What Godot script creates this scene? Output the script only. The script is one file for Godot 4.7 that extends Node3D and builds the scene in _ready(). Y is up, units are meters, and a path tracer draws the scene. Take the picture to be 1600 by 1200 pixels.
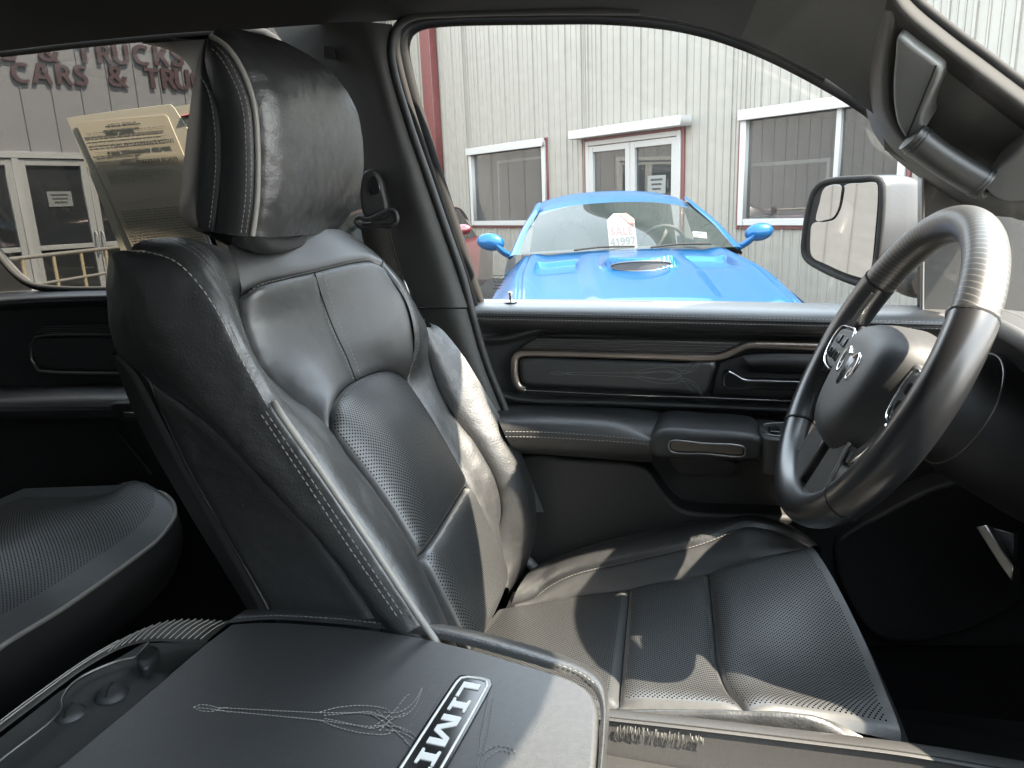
extends Node3D
# The inside of a pickup cab seen from the passenger side. x = truck's front, y = up, z = towards the passenger side, metres.

const LENS := 1150.0            # focal length in pixels of the 1600 x 1200 photograph
var eye := Vector3(0, 1.42, 0.55)
var fwd := Vector3.ZERO
var rgt := Vector3.ZERO
var upw := Vector3.ZERO
var M := {}
var rng := RandomNumberGenerator.new()

# ---------------------------------------------------------------- pixels to places
func aim_camera(yaw: float, pitch: float, roll: float):
	var y := deg_to_rad(yaw); var p := deg_to_rad(pitch)
	fwd = Vector3(-sin(y) * cos(p), -sin(p), -cos(y) * cos(p))
	var r := fwd.cross(Vector3.UP).normalized()
	var u := r.cross(fwd)
	rgt = r * cos(roll) - u * sin(roll)
	upw = u * cos(roll) + r * sin(roll)

func ray(px: float, py: float) -> Vector3:
	return fwd + rgt * ((px - 800.0) / LENS) - upw * ((py - 600.0) / LENS)

func P(px: float, py: float, z: float) -> Vector3:
	var d := ray(px, py)
	return eye + d * ((z - eye.z) / d.z)

func PY(px: float, py: float, y: float) -> Vector3:
	var d := ray(px, py)
	return eye + d * ((y - eye.y) / d.y)

func on_plane(px: float, py: float, at: Vector3, n: Vector3) -> Vector3:
	var d := ray(px, py)
	return eye + d * ((at - eye).dot(n) / d.dot(n))

func L(a: Array) -> PackedVector3Array:            # triples px, py, z
	var o := PackedVector3Array()
	for i in range(0, a.size(), 3): o.append(P(a[i], a[i + 1], a[i + 2]))
	return o

func LZ(z: float, a: Array) -> PackedVector3Array:  # pairs px, py on the plane z
	var o := PackedVector3Array()
	for i in range(0, a.size(), 2): o.append(P(a[i], a[i + 1], z))
	return o

func LY(y: float, a: Array) -> PackedVector3Array:
	var o := PackedVector3Array()
	for i in range(0, a.size(), 2): o.append(PY(a[i], a[i + 1], y))
	return o

func LP(at: Vector3, n: Vector3, a: Array) -> PackedVector3Array:
	var o := PackedVector3Array()
	for i in range(0, a.size(), 2): o.append(on_plane(a[i], a[i + 1], at, n))
	return o

func moved(a: PackedVector3Array, by: Vector3) -> PackedVector3Array:
	var o := PackedVector3Array()
	for p in a: o.append(p + by)
	return o

func V(a: Array) -> PackedVector3Array:             # plain triples in metres
	var o := PackedVector3Array()
	for i in range(0, a.size(), 3): o.append(Vector3(a[i], a[i + 1], a[i + 2]))
	return o

# ---------------------------------------------------------------- curves
func resample(p: PackedVector3Array, n: int, closed := false) -> PackedVector3Array:
	var m := p.size()
	var q := PackedFloat32Array(); q.append(0.0)
	var last := m if closed else m - 1
	for i in last: q.append(q[i] + p[i].distance_to(p[(i + 1) % m]))
	var o := PackedVector3Array()
	var k := 0
	for i in n:
		var s: float = q[last] * i / (float(n) if closed else float(n - 1))
		while k < last - 1 and q[k + 1] < s: k += 1
		var w: float = (s - q[k]) / maxf(q[k + 1] - q[k], 1e-9)
		o.append(p[k].lerp(p[(k + 1) % m], clampf(w, 0, 1)))
	return o

func cr(p: PackedVector3Array, n: int, closed := false) -> PackedVector3Array:
	var m := p.size()
	if m == 2 and not closed: return resample(p, n)
	var dn := PackedVector3Array()
	var steps := clampi(int(3.0 * n / m), 4, 14)
	for i in (m if closed else m - 1):
		var b := p[i]; var c := p[(i + 1) % m]
		var a: Vector3 = p[(i - 1 + m) % m] if closed or i > 0 else b * 2.0 - c
		var d: Vector3 = p[(i + 2) % m] if closed or i < m - 2 else c * 2.0 - b
		var tb := maxf(sqrt(b.distance_to(c)), 1e-5)
		var ta := -maxf(sqrt(a.distance_to(b)), 1e-5)
		var td := tb + maxf(sqrt(c.distance_to(d)), 1e-5)
		for k in steps: dn.append(b.cubic_interpolate_in_time(c, a, d, float(k) / steps, tb, ta, td))
	if not closed: dn.append(p[m - 1])
	return resample(dn, n, closed)

func length_of(p: PackedVector3Array) -> float:
	var s := 0.0
	for i in p.size() - 1: s += p[i].distance_to(p[i + 1])
	return s

# ---------------------------------------------------------------- mesh collecting
class Mesher:
	var v := PackedVector3Array()
	var n := PackedVector3Array()
	var t := PackedVector2Array()
	var f := PackedInt32Array()
	func put(p: Vector3, nn: Vector3, uv := Vector2.ZERO) -> int:
		v.append(p); n.append(nn); t.append(uv)
		return v.size() - 1
	func tri(a: int, b: int, c: int):               # any order: turned so that it faces along its normals
		var g := (v[c] - v[a]).cross(v[b] - v[a])
		if g.dot(n[a] + n[b] + n[c]) < 0.0:
			f.append(a); f.append(c); f.append(b)
		else:
			f.append(a); f.append(b); f.append(c)
	func quad(a: int, b: int, c: int, d: int):
		tri(a, b, c); tri(a, c, d)
	func mesh() -> ArrayMesh:
		var a := []; a.resize(Mesh.ARRAY_MAX)
		a[Mesh.ARRAY_VERTEX] = v; a[Mesh.ARRAY_NORMAL] = n; a[Mesh.ARRAY_TEX_UV] = t; a[Mesh.ARRAY_INDEX] = f
		var m := ArrayMesh.new()
		m.add_surface_from_arrays(Mesh.PRIMITIVE_TRIANGLES, a)
		return m

# ---------------------------------------------------------------- surfaces: g[j] is a row of points
func surf(curves: Array, nu: int, nv: int) -> Array:
	var rs := []
	for c in curves: rs.append(cr(c, nv))
	var g := []
	for j in nv:
		var col := PackedVector3Array()
		for c in rs: col.append(c[j])
		g.append(cr(col, nu))
	return g

func normals(g: Array, hint: Vector3) -> Array:
	var nv: int = g.size(); var nu: int = g[0].size()
	var o := []; var total := 0.0
	for j in nv:
		var row := PackedVector3Array()
		for i in nu:
			var du: Vector3 = g[j][mini(i + 1, nu - 1)] - g[j][maxi(i - 1, 0)]
			var dv: Vector3 = g[mini(j + 1, nv - 1)][i] - g[maxi(j - 1, 0)][i]
			var nn := du.cross(dv)
			total += nn.dot(hint - g[j][i])
			row.append(nn.normalized())
		o.append(row)
	if total < 0.0:
		for j in nv:
			for i in nu: o[j][i] = -o[j][i]
	return o

func puff(g: Array, amount: float, width: float, edges := [1, 1, 1, 1], hint := Vector3(0, 1.42, 0.55)) -> Array:
	# lets a panel swell between its seams; edges: first column, last column, first row, last row
	var nv: int = g.size(); var nu: int = g[0].size()
	var nn := normals(g, hint)
	var o := []
	for j in nv:
		var row := PackedVector3Array(g[j])
		var whole := length_of(g[j]); var s := 0.0
		for i in nu:
			if i > 0: s += g[j][i].distance_to(g[j][i - 1])
			var w := 1.0
			if edges[0]: w *= _round(s / width)
			if edges[1]: w *= _round((whole - s) / width)
			row[i] = g[j][i] + nn[j][i] * amount * w
		o.append(row)
	for i in nu:
		var col := PackedVector3Array()
		for j in nv: col.append(g[j][i])
		var whole2 := length_of(col); var s2 := 0.0
		for j in nv:
			if j > 0: s2 += col[j].distance_to(col[j - 1])
			var w2 := 1.0
			if edges[2]: w2 *= _round(s2 / width)
			if edges[3]: w2 *= _round((whole2 - s2) / width)
			o[j][i] = g[j][i] + (o[j][i] - g[j][i]) * w2
	return o

func _round(x: float) -> float:
	var c := 1.0 - clampf(x, 0.0, 1.0)
	return sqrt(maxf(0.0, 1.0 - c * c))

func wrinkle(g: Array, noise: FastNoiseLite, amount: float, scale: float, hint := Vector3(0, 1.42, 0.55)) -> Array:
	var nn := normals(g, hint); var o := []
	for j in g.size():
		var row := PackedVector3Array(g[j])
		for i in row.size(): row[i] += nn[j][i] * amount * noise.get_noise_3dv(row[i] * scale)
		o.append(row)
	return o

func add_grid(mb: Mesher, g: Array, hint := Vector3(0, 1.42, 0.55), uv_mid := 0.5):
	var nv: int = g.size(); var nu: int = g[0].size()
	var nn := normals(g, hint)
	var base := mb.v.size()
	var vv := 0.0; var mi := int(uv_mid * (nu - 1))
	for j in nv:
		if j > 0: vv += g[j][mi].distance_to(g[j - 1][mi])
		var us := PackedFloat32Array(); us.resize(nu)
		for i in range(mi + 1, nu): us[i] = us[i - 1] + g[j][i].distance_to(g[j][i - 1])
		for i in range(mi - 1, -1, -1): us[i] = us[i + 1] - g[j][i].distance_to(g[j][i + 1])
		for i in nu: mb.put(g[j][i], nn[j][i], Vector2(us[i], vv))
	for j in nv - 1:
		for i in nu - 1:
			var a := base + j * nu + i
			mb.quad(a, a + 1, a + nu + 1, a + nu)

func frames(p: PackedVector3Array, closed: bool, up := Vector3.ZERO) -> Array:
	var m := p.size(); var o := []
	var prev := up
	for i in m:
		var t: Vector3 = (p[(i + 1) % m] - p[(i - 1 + m) % m]) if closed else (p[mini(i + 1, m - 1)] - p[maxi(i - 1, 0)])
		t = t.normalized()
		if prev.length() < 0.1: prev = Vector3.UP if absf(t.y) < 0.9 else Vector3.RIGHT
		var ref := up if up.length() > 0.1 else prev
		var b := t.cross(ref).normalized()
		var a := b.cross(t).normalized()
		prev = a
		o.append([a, b, t])
	return o

func add_tube(mb: Mesher, p: PackedVector3Array, r: float, sides := 8, closed := false, r2 := -1.0, up := Vector3.ZERO, taper := 1.0):
	# r along the frame's up, r2 across it
	if r2 < 0.0: r2 = r
	var fr := frames(p, closed, up); var base := mb.v.size(); var m := p.size()
	var s := 0.0
	for i in m:
		if i > 0: s += p[i].distance_to(p[i - 1])
		var k: float = lerpf(1.0, taper, float(i) / maxf(1, m - 1))
		for j in sides + 1:
			var w := TAU * j / sides
			var q: Vector3 = fr[i][0] * cos(w) * r * k + fr[i][1] * sin(w) * r2 * k
			var nn: Vector3 = (fr[i][0] * cos(w) / r + fr[i][1] * sin(w) / r2).normalized()
			mb.put(p[i] + q, nn, Vector2(s, float(j) / sides))
	for i in (m if closed else m - 1):
		for j in sides:
			var a := base + i * (sides + 1) + j
			var b := base + ((i + 1) % m) * (sides + 1) + j
			mb.quad(a, a + 1, b + 1, b)
	if not closed:
		for e in [0, m - 1]:
			var tn: Vector3 = fr[e][2] * (-1.0 if e == 0 else 1.0)
			var c := mb.put(p[e], tn)
			var ring := []
			for j in sides: ring.append(mb.put(mb.v[base + e * (sides + 1) + j], tn))
			for j in sides: mb.tri(c, ring[j], ring[(j + 1) % sides])

func add_stitches(mb: Mesher, p: PackedVector3Array, lift := Vector3.ZERO, long := 0.0042, gap := 0.0020, r := 0.00065):
	var whole := length_of(p)
	var n := maxi(1, int(whole / (long + gap)))
	var q := resample(p, n * 3 + 1)
	for i in n:
		var a := q[i * 3] + lift; var c := q[i * 3 + 2] + lift
		var b := (a + c) * 0.5 + lift.normalized() * r * 0.6
		var t := (c - a).normalized()
		var x := t.cross(Vector3.UP if absf(t.y) < 0.9 else Vector3.RIGHT).normalized()
		var y := x.cross(t)
		var base := mb.v.size()
		for e in [[a, 0.55], [b, 1.0], [c, 0.55]]:
			for k in 5:
				var w := TAU * k / 5.0
				var d := x * cos(w) + y * sin(w)
				mb.put(e[0] + d * r * e[1], d)
		for s in 2:
			for k in 5:
				mb.quad(base + s * 5 + k, base + s * 5 + (k + 1) % 5, base + s * 5 + 5 + (k + 1) % 5, base + s * 5 + 5 + k)

func add_plate(mb: Mesher, outline: PackedVector3Array, n: Vector3, depth: float, bevel := 0.002, steps := 4, back := true):
	# a flat piece: outline at its front face, n out of the front, rounded front edge
	n = n.normalized()
	var u := n.cross(Vector3.UP if absf(n.y) < 0.9 else Vector3.RIGHT).normalized()
	var w := n.cross(u)
	var c := outline[0]
	var q := PackedVector2Array()
	for p in outline: q.append(Vector2((p - c).dot(u), (p - c).dot(w)))
	if Geometry2D.is_polygon_clockwise(q): q.reverse()
	var m := q.size(); var off := PackedVector2Array(); var out := PackedVector2Array()
	for i in m:
		var e1 := (q[i] - q[(i - 1 + m) % m]).normalized(); var e2 := (q[(i + 1) % m] - q[i]).normalized()
		var n1 := Vector2(e1.y, -e1.x); var n2 := Vector2(e2.y, -e2.x)
		var b := (n1 + n2).normalized()
		out.append(b); off.append(b / maxf(0.4, b.dot(n1)))
	var at := func(p: Vector2, h: float) -> Vector3: return c + u * p.x + w * p.y + n * h
	var rings := []
	var spec := [[0.0, -depth, 0.0]]
	for k in steps + 1:
		var a := PI * 0.5 * k / steps
		spec.append([bevel * (1.0 - cos(a)), -bevel * (1.0 - sin(a)), a])
	for s in spec:
		var r := PackedInt32Array()
		for i in m:
			var o3: Vector3 = u * out[i].x + w * out[i].y
			var p2: Vector2 = q[i] - off[i] * s[0]
			r.append(mb.put(at.call(p2, s[1]), (o3 * cos(s[2]) + n * sin(s[2])).normalized(), p2))
		rings.append(r)
	for k in rings.size() - 1:
		for i in m: mb.quad(rings[k][i], rings[k][(i + 1) % m], rings[k + 1][(i + 1) % m], rings[k + 1][i])
	var inner := PackedVector2Array(); var ids := PackedInt32Array()
	for i in m:
		var p3: Vector2 = q[i] - off[i] * bevel
		inner.append(p3); ids.append(mb.put(at.call(p3, 0.0), n, p3))
	var ts := Geometry2D.triangulate_polygon(inner)
	if ts.is_empty(): ts = Geometry2D.triangulate_delaunay(inner)
	for i in range(0, ts.size(), 3): mb.tri(ids[ts[i]], ids[ts[i + 1]], ids[ts[i + 2]])
	if back:
		var bi := PackedInt32Array()
		for i in m: bi.append(mb.put(at.call(q[i], -depth), -n, q[i]))
		for i in range(0, ts.size(), 3): mb.tri(bi[ts[i]], bi[ts[i + 1]], bi[ts[i + 2]])

func add_box(mb: Mesher, xf: Transform3D, size: Vector3, bevel := 0.002):
	var o := PackedVector3Array(); var h := size * 0.5
	for s in [[-1, -1], [1, -1], [1, 1], [-1, 1]]: o.append(xf * Vector3(s[0] * h.x, s[1] * h.y, h.z))
	add_plate(mb, o, xf.basis.z, size.z, minf(bevel, minf(h.x, h.y) * 0.9), 2)

func add_ball(mb: Mesher, xf: Transform3D, nu := 16, nv := 10):      # unit sphere through a transform
	var base := mb.v.size(); var inv := xf.basis.inverse().transposed()
	for j in nv + 1:
		for i in nu + 1:
			var a := TAU * i / nu; var b := PI * j / nv
			var d := Vector3(sin(b) * cos(a), cos(b), sin(b) * sin(a))
			mb.put(xf * d, (inv * d).normalized(), Vector2(float(i) / nu, float(j) / nv))
	for j in nv:
		for i in nu: mb.quad(base + j * (nu + 1) + i, base + j * (nu + 1) + i + 1, base + (j + 1) * (nu + 1) + i + 1, base + (j + 1) * (nu + 1) + i)

func add_lathe(mb: Mesher, at: Vector3, axis: Vector3, profile: Array, sides := 20):     # profile: [radius, height] pairs
	axis = axis.normalized()
	var u := axis.cross(Vector3.UP if absf(axis.y) < 0.9 else Vector3.RIGHT).normalized(); var w := axis.cross(u)
	var g := []
	for i in sides + 1:
		var a := TAU * i / sides; var d := u * cos(a) + w * sin(a)
		var row := PackedVector3Array()
		for p in profile: row.append(at + d * p[0] + axis * p[1])
		g.append(row)
	var base := mb.v.size(); var m := profile.size()
	for i in sides + 1:
		var a := TAU * i / sides; var d := u * cos(a) + w * sin(a)
		for k in m:
			var t := Vector2(profile[mini(k + 1, m - 1)][0] - profile[maxi(k - 1, 0)][0], profile[mini(k + 1, m - 1)][1] - profile[maxi(k - 1, 0)][1])
			mb.put(g[i][k], (d * t.y - axis * t.x).normalized(), Vector2(float(i) / sides, float(k) / m))
	for i in sides:
		for k in m - 1: mb.quad(base + i * m + k, base + i * m + k + 1, base + (i + 1) * m + k + 1, base + (i + 1) * m + k)

# ---------------------------------------------------------------- nodes
func thing(called: String, label: String, category: String, group := "") -> Node3D:
	var o := Node3D.new(); o.name = called
	add_child(o, true)
	o.set_meta("label", label); o.set_meta("category", category)
	if group: o.set_meta("group", group)
	return o

func setting(called: String) -> Node3D:
	var o := Node3D.new(); o.name = called
	add_child(o, true)
	o.set_meta("kind", "structure")
	return o

func part(called: String, mesh: Mesh, m: Material, parent: Node, label := "") -> MeshInstance3D:
	var o := MeshInstance3D.new(); o.name = called; o.mesh = mesh; o.material_override = m
	parent.add_child(o, true)
	if label: o.set_meta("label", label)
	return o

func stuff(called: String, mesh: Mesh, m: Material, parent: Node) -> MeshInstance3D:
	var o := part(called, mesh, m, parent); o.set_meta("kind", "stuff")
	return o

func sheet(called: String, g: Array, m: Material, parent: Node, hint := Vector3(0, 1.42, 0.55), uv_mid := 0.5) -> MeshInstance3D:
	var mb := Mesher.new(); add_grid(mb, g, hint, uv_mid)
	return part(called, mb.mesh(), m, parent)

func tube(called: String, p: PackedVector3Array, r: float, m: Material, parent: Node, sides := 8, closed := false, r2 := -1.0, up := Vector3.ZERO) -> MeshInstance3D:
	var mb := Mesher.new(); add_tube(mb, p, r, sides, closed, r2, up)
	return part(called, mb.mesh(), m, parent)

func plate(called: String, o: PackedVector3Array, n: Vector3, depth: float, bevel: float, m: Material, parent: Node, steps := 4) -> MeshInstance3D:
	var mb := Mesher.new(); add_plate(mb, o, n, depth, bevel, steps)
	return part(called, mb.mesh(), m, parent)

func box(called: String, xf: Transform3D, size: Vector3, bevel: float, m: Material, parent: Node) -> MeshInstance3D:
	var mb := Mesher.new(); add_box(mb, Transform3D(Basis(), Vector3.ZERO), size, bevel)
	var o := part(called, mb.mesh(), m, parent); o.transform = xf
	return o

func text(called: String, words: String, height: float, depth: float, xf: Transform3D, m: Material, parent: Node, weight := 700, squeeze := 1.0) -> MeshInstance3D:
	var font := SystemFont.new(); font.font_names = PackedStringArray(["Droid Sans"]); font.font_weight = weight
	var t := TextMesh.new(); t.font = font; t.text = words; t.font_size = 64; t.pixel_size = height / 46.0; t.depth = depth; t.curve_step = 1.0
	var o := part(called, t, m, parent)
	o.transform = xf * Transform3D(Basis.from_scale(Vector3(squeeze, 1, 1)), Vector3.ZERO)
	return o

func perforate(called: String, g: Array, parent: Node, pitch := 0.0056, r := 0.00115, keep := 0.010):
	# rows of punched holes over a panel, staggered; too many to count one by one
	var nv: int = g.size(); var nu: int = g[0].size(); var nn := normals(g, eye)
	var col := PackedVector3Array()
	for j in nv: col.append(g[j][int(nu / 2.0)])
	var tall := length_of(col); var rows := int(tall / (pitch * 0.5))
	var at: Array[Transform3D] = []
	for k in rows:
		var v := (k + 0.5) / rows * (nv - 1); var j := mini(int(v), nv - 2); var fv := v - j
		var d := minf((k + 0.5) / rows, 1.0 - (k + 0.5) / rows) * tall
		if d < keep: continue
		var row := PackedVector3Array(); var nrm := PackedVector3Array()
		for i in nu: row.append(g[j][i].lerp(g[j + 1][i], fv)); nrm.append(nn[j][i].lerp(nn[j + 1][i], fv))
		var wide := length_of(row); var s := 0.0
		var mid := wide * 0.5; var n := int(mid / pitch) + 1
		var want := PackedFloat32Array()
		for q in range(-n, n + 1): want.append(mid + (q + (0.5 if k % 2 else 0.0)) * pitch)
		var w := 0
		for i in nu - 1:
			var e := row[i].distance_to(row[i + 1])
			while w < want.size() and want[w] <= s + e:
				if want[w] > keep and want[w] < wide - keep and want[w] >= s:
					var f := (want[w] - s) / maxf(e, 1e-9)
					var n3 := nrm[i].lerp(nrm[i + 1], f).normalized()
					var x := n3.cross(Vector3.UP if absf(n3.y) < 0.9 else Vector3.RIGHT).normalized()
					at.append(Transform3D(Basis(x * r, n3 * r, x.cross(n3) * r), row[i].lerp(row[i + 1], f) + n3 * 0.00025))
				w += 1
			s += e
	var disc := Mesher.new(); var c := disc.put(Vector3.ZERO, Vector3.UP); var ring := []
	for q in 7: ring.append(disc.put(Vector3(cos(TAU * q / 7.0), 0, sin(TAU * q / 7.0)), Vector3.UP))
	for q in 7: disc.tri(c, ring[q], ring[(q + 1) % 7])
	var mm := MultiMesh.new(); mm.transform_format = MultiMesh.TRANSFORM_3D; mm.mesh = disc.mesh(); mm.instance_count = at.size()
	for q in at.size(): mm.set_instance_transform(q, at[q])
	var o := MultiMeshInstance3D.new(); o.name = called; o.multimesh = mm; o.material_override = M.hole
	parent.add_child(o, true); o.set_meta("kind", "stuff")

# ---------------------------------------------------------------- materials
func std(lin: Color, rough: float, metal := 0.0, spec := 1.0) -> StandardMaterial3D:
	var m := StandardMaterial3D.new()
	m.albedo_color = lin.linear_to_srgb(); m.roughness = rough; m.metallic = metal; m.metallic_specular = spec
	return m

func noise_tex(kind: int, freq: float, size := 512, octaves := 3, seed_ := 1, ramp: Gradient = null) -> NoiseTexture2D:
	var n := FastNoiseLite.new(); n.noise_type = kind; n.frequency = freq; n.seed = seed_; n.fractal_octaves = octaves
	if kind == FastNoiseLite.TYPE_CELLULAR:
		n.cellular_return_type = FastNoiseLite.RETURN_DISTANCE2_SUB
		n.fractal_type = FastNoiseLite.FRACTAL_NONE if octaves == 1 else FastNoiseLite.FRACTAL_FBM
	var t := NoiseTexture2D.new(); t.width = size; t.height = size; t.seamless = true; t.noise = n
	if ramp: t.color_ramp = ramp
	return t

func relief(m: StandardMaterial3D, t: Texture2D, cm: float, per_metre: float):
	m.heightmap_enabled = true; m.heightmap_texture = t; m.heightmap_scale = cm
	m.uv1_triplanar = true; m.uv1_scale = Vector3.ONE * per_metre

func mottle(m: StandardMaterial3D, t: Texture2D):     # multiplies colour by a noise ramp, same tiling as the relief
	m.albedo_texture = t

func ramp(a: float, b: float) -> Gradient:
	var g := Gradient.new(); g.set_color(0, Color(a, a, a)); g.set_color(1, Color(b, b, b))
	return g

func perforation() -> Array:                          # [colour, height]: two staggered holes on each tile
	var c := Image.create(64, 64, true, Image.FORMAT_RGBA8); var h := Image.create(64, 64, true, Image.FORMAT_RGBA8)
	for y in 64:
		for x in 64:
			var d := 99.0
			for o in [[0, 0], [64, 0], [0, 64], [64, 64], [32, 32]]: d = minf(d, Vector2(x - o[0], y - o[1]).length())
			var k := smoothstep(9.0, 13.0, d)
			c.set_pixel(x, y, Color(1, 1, 1).lerp(Color(0.06, 0.06, 0.06), 1.0 - k))
			var e := smoothstep(9.0, 24.0, d)
			h.set_pixel(x, y, Color(e, e, e))
	c.generate_mipmaps(); h.generate_mipmaps()
	return [ImageTexture.create_from_image(c), ImageTexture.create_from_image(h)]

func weave() -> ImageTexture:
	var h := Image.create(64, 64, true, Image.FORMAT_RGBA8)
	for y in 64:
		for x in 64:
			var k := 0.5 + 0.5 * sin(TAU * (x + (16 if int(y / 16.0) % 2 else 0)) / 32.0) * absf(sin(PI * y / 16.0))
			h.set_pixel(x, y, Color(k, k, k))
	h.generate_mipmaps()
	return ImageTexture.create_from_image(h)

func chevron() -> ImageTexture:                       # printed light pinstripes that meet in a V along the middle of the rim
	var s := 256
	var im := Image.create(s, s, true, Image.FORMAT_RGBA8)
	for y in s:
		for x in s:
			var v := absf(fposmod(float(y) / s + 0.25, 0.5) - 0.25) * 4.0        # two Vs round the rim
			var u := fposmod(float(x) / s * 4.0 + v * 1.6, 1.0)
			var k := 1.0 - smoothstep(0.04, 0.08, absf(u - 0.5))
			var base := 0.20 + 0.03 * sin(x * 0.7 + y * 0.13)
			im.set_pixel(x, y, Color(base, base, base * 0.97).lerp(Color(0.62, 0.60, 0.57), k * 0.85))
	im.generate_mipmaps()
	return ImageTexture.create_from_image(im)

func paint_grain(a: Color, b: Color, lines: float, size := 256) -> ImageTexture:      # fine straight grain
	var im := Image.create(size, size, true, Image.FORMAT_RGBA8); rng.seed = 5
	var rows := []
	for y in size: rows.append(rng.randf())
	for y in size:
		for x in size:
			var k: float = rows[int(y * lines / size) % size] * 0.7 + rng.randf() * 0.3
			im.set_pixel(x, y, a.lerp(b, k))
	im.generate_mipmaps()
	return ImageTexture.create_from_image(im)

func make_materials():
	var cell := noise_tex(FastNoiseLite.TYPE_CELLULAR, 0.045, 512, 2, 3)
	var fine := noise_tex(FastNoiseLite.TYPE_SIMPLEX, 0.06, 512, 3, 7)
	var soft := noise_tex(FastNoiseLite.TYPE_SIMPLEX, 0.012, 512, 5, 9, ramp(0.80, 1.0))
	var dusty := noise_tex(FastNoiseLite.TYPE_SIMPLEX, 0.02, 512, 5, 11, ramp(0.55, 1.0))
	var faint := noise_tex(FastNoiseLite.TYPE_SIMPLEX, 0.02, 512, 4, 19, ramp(0.93, 1.0))
	var rough_map := noise_tex(FastNoiseLite.TYPE_SIMPLEX, 0.015, 512, 5, 13, ramp(0.75, 1.0))
	var leather := std(Color(0.027, 0.0282, 0.029), 0.48, 0.0, 1.0)
	relief(leather, cell, 0.052, 9.5); leather.roughness_texture = rough_map; mottle(leather, soft)
	leather.clearcoat_enabled = true; leather.clearcoat = 0.8; leather.clearcoat_roughness = 0.44
	M.leather = leather
	var smooth_leather := std(Color(0.026, 0.027, 0.0278), 0.50, 0.0, 1.0)
	relief(smooth_leather, cell, 0.014, 14.0); mottle(smooth_leather, soft)
	smooth_leather.clearcoat_enabled = true; smooth_leather.clearcoat = 0.8; smooth_leather.clearcoat_roughness = 0.46
	M.smooth_leather = smooth_leather
	M.wheel_leather = std(Color(0.016, 0.016, 0.017), 0.30)
	relief(M.wheel_leather, fine, 0.003, 20.0)
	var pf := perforation()
	var perf := std(Color(0.050, 0.052, 0.053), 0.48)
	relief(perf, fine, 0.012, 14.0); perf.clearcoat_enabled = true; perf.clearcoat = 0.7; perf.clearcoat_roughness = 0.38; mottle(perf, soft)
	M.perforated = perf
	var plastic := std(Color(0.020, 0.021, 0.022), 0.55, 0.0, 1.0)
	relief(plastic, fine, 0.012, 30.0); mottle(plastic, soft)
	M.plastic = plastic
	var soft_plastic := std(Color(0.022, 0.023, 0.023), 0.62, 0.0, 0.8)
	relief(soft_plastic, fine, 0.010, 22.0); mottle(soft_plastic, soft)
	M.soft_plastic = soft_plastic
	var pillar := std(Color(0.062, 0.064, 0.060), 0.60, 0.0, 0.8)
	relief(pillar, fine, 0.012, 40.0); mottle(pillar, soft)
	M.pillar = pillar
	M.hole = std(Color(0.003, 0.003, 0.003), 1.0, 0.0, 0.0)
	M.tray = std(Color(0.026, 0.0255, 0.0245), 0.5)
	relief(M.tray, fine, 0.008, 30.0); mottle(M.tray, soft)
	M.handle_grey = std(Color(0.15, 0.16, 0.16), 0.45, 0.0, 1.0)
	relief(M.handle_grey, fine, 0.004, 40.0)
	M.gloss_black = std(Color(0.012, 0.012, 0.013), 0.12, 0.0, 1.0)
	M.rubber = std(Color(0.012, 0.012, 0.012), 0.80, 0.0, 0.4)
	M.headliner = std(Color(0.020, 0.020, 0.020), 0.95, 0.0, 0.2)
	relief(M.headliner, fine, 0.01, 40.0)
	M.carpet = std(Color(0.022, 0.022, 0.024), 1.0, 0.0, 0.1)
	relief(M.carpet, fine, 0.05, 30.0)
	var woven := std(Color(0.034, 0.034, 0.033), 0.8, 0.0, 0.3)
	relief(woven, weave(), 0.06, 180.0)
	M.woven = woven
	var grille := std(Color(0.014, 0.014, 0.015), 0.6, 0.0, 0.8)
	relief(grille, pf[1], 0.03, 110.0)
	M.grille = grille
	M.piping = std(Color(0.30, 0.285, 0.26), 0.55, 0.0, 0.8)
	M.thread = std(Color(0.30, 0.295, 0.28), 0.7, 0.0, 0.3)
	M.dark_thread = std(Color(0.20, 0.20, 0.20), 0.7, 0.0, 0.3)
	M.chrome = std(Color(0.80, 0.80, 0.80), 0.12, 1.0)
	M.satin = std(Color(0.52, 0.44, 0.38), 0.30, 1.0)
	M.pewter = std(Color(0.30, 0.29, 0.28), 0.35, 1.0)
	M.webbing = std(Color(0.040, 0.038, 0.034), 0.75, 0.0, 0.3)
	relief(M.webbing, weave(), 0.04, 90.0)
	var rim := std(Color(0.45, 0.45, 0.45), 0.48, 0.0, 1.0)
	rim.albedo_texture = chevron(); rim.uv1_scale = Vector3(1.0 / 0.030, 1.0, 1); rim.clearcoat_enabled = true; rim.clearcoat = 0.2; rim.clearcoat_roughness = 0.28
	M.rim_print = rim
	var strip := std(Color(0.8, 0.8, 0.8), 0.5, 0.0, 1.0)
	strip.albedo_texture = paint_grain(Color(0.16, 0.155, 0.15), Color(0.24, 0.235, 0.22), 90.0); strip.uv1_triplanar = true; strip.uv1_scale = Vector3.ONE * 12.0
	M.grained = strip
	M.brushed = std(Color(0.9, 0.88, 0.86), 0.38, 0.85)
	M.brushed.albedo_texture = paint_grain(Color(0.33, 0.31, 0.29), Color(0.48, 0.46, 0.44), 200.0); M.brushed.uv1_triplanar = true; M.brushed.uv1_scale = Vector3.ONE * 9.0
	# glass
	var clear := std(Color(0.5, 0.5, 0.48), 0.0); clear.transparency = BaseMaterial3D.TRANSPARENCY_ALPHA; clear.albedo_color.a = 0.006; clear.metallic_specular = 0.35
	M.clear_glass = clear
	var tint := std(Color(0.012, 0.013, 0.013), 0.0); tint.transparency = BaseMaterial3D.TRANSPARENCY_ALPHA; tint.albedo_color.a = 0.66; tint.metallic_specular = 0.4
	M.tinted_glass = tint
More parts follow.
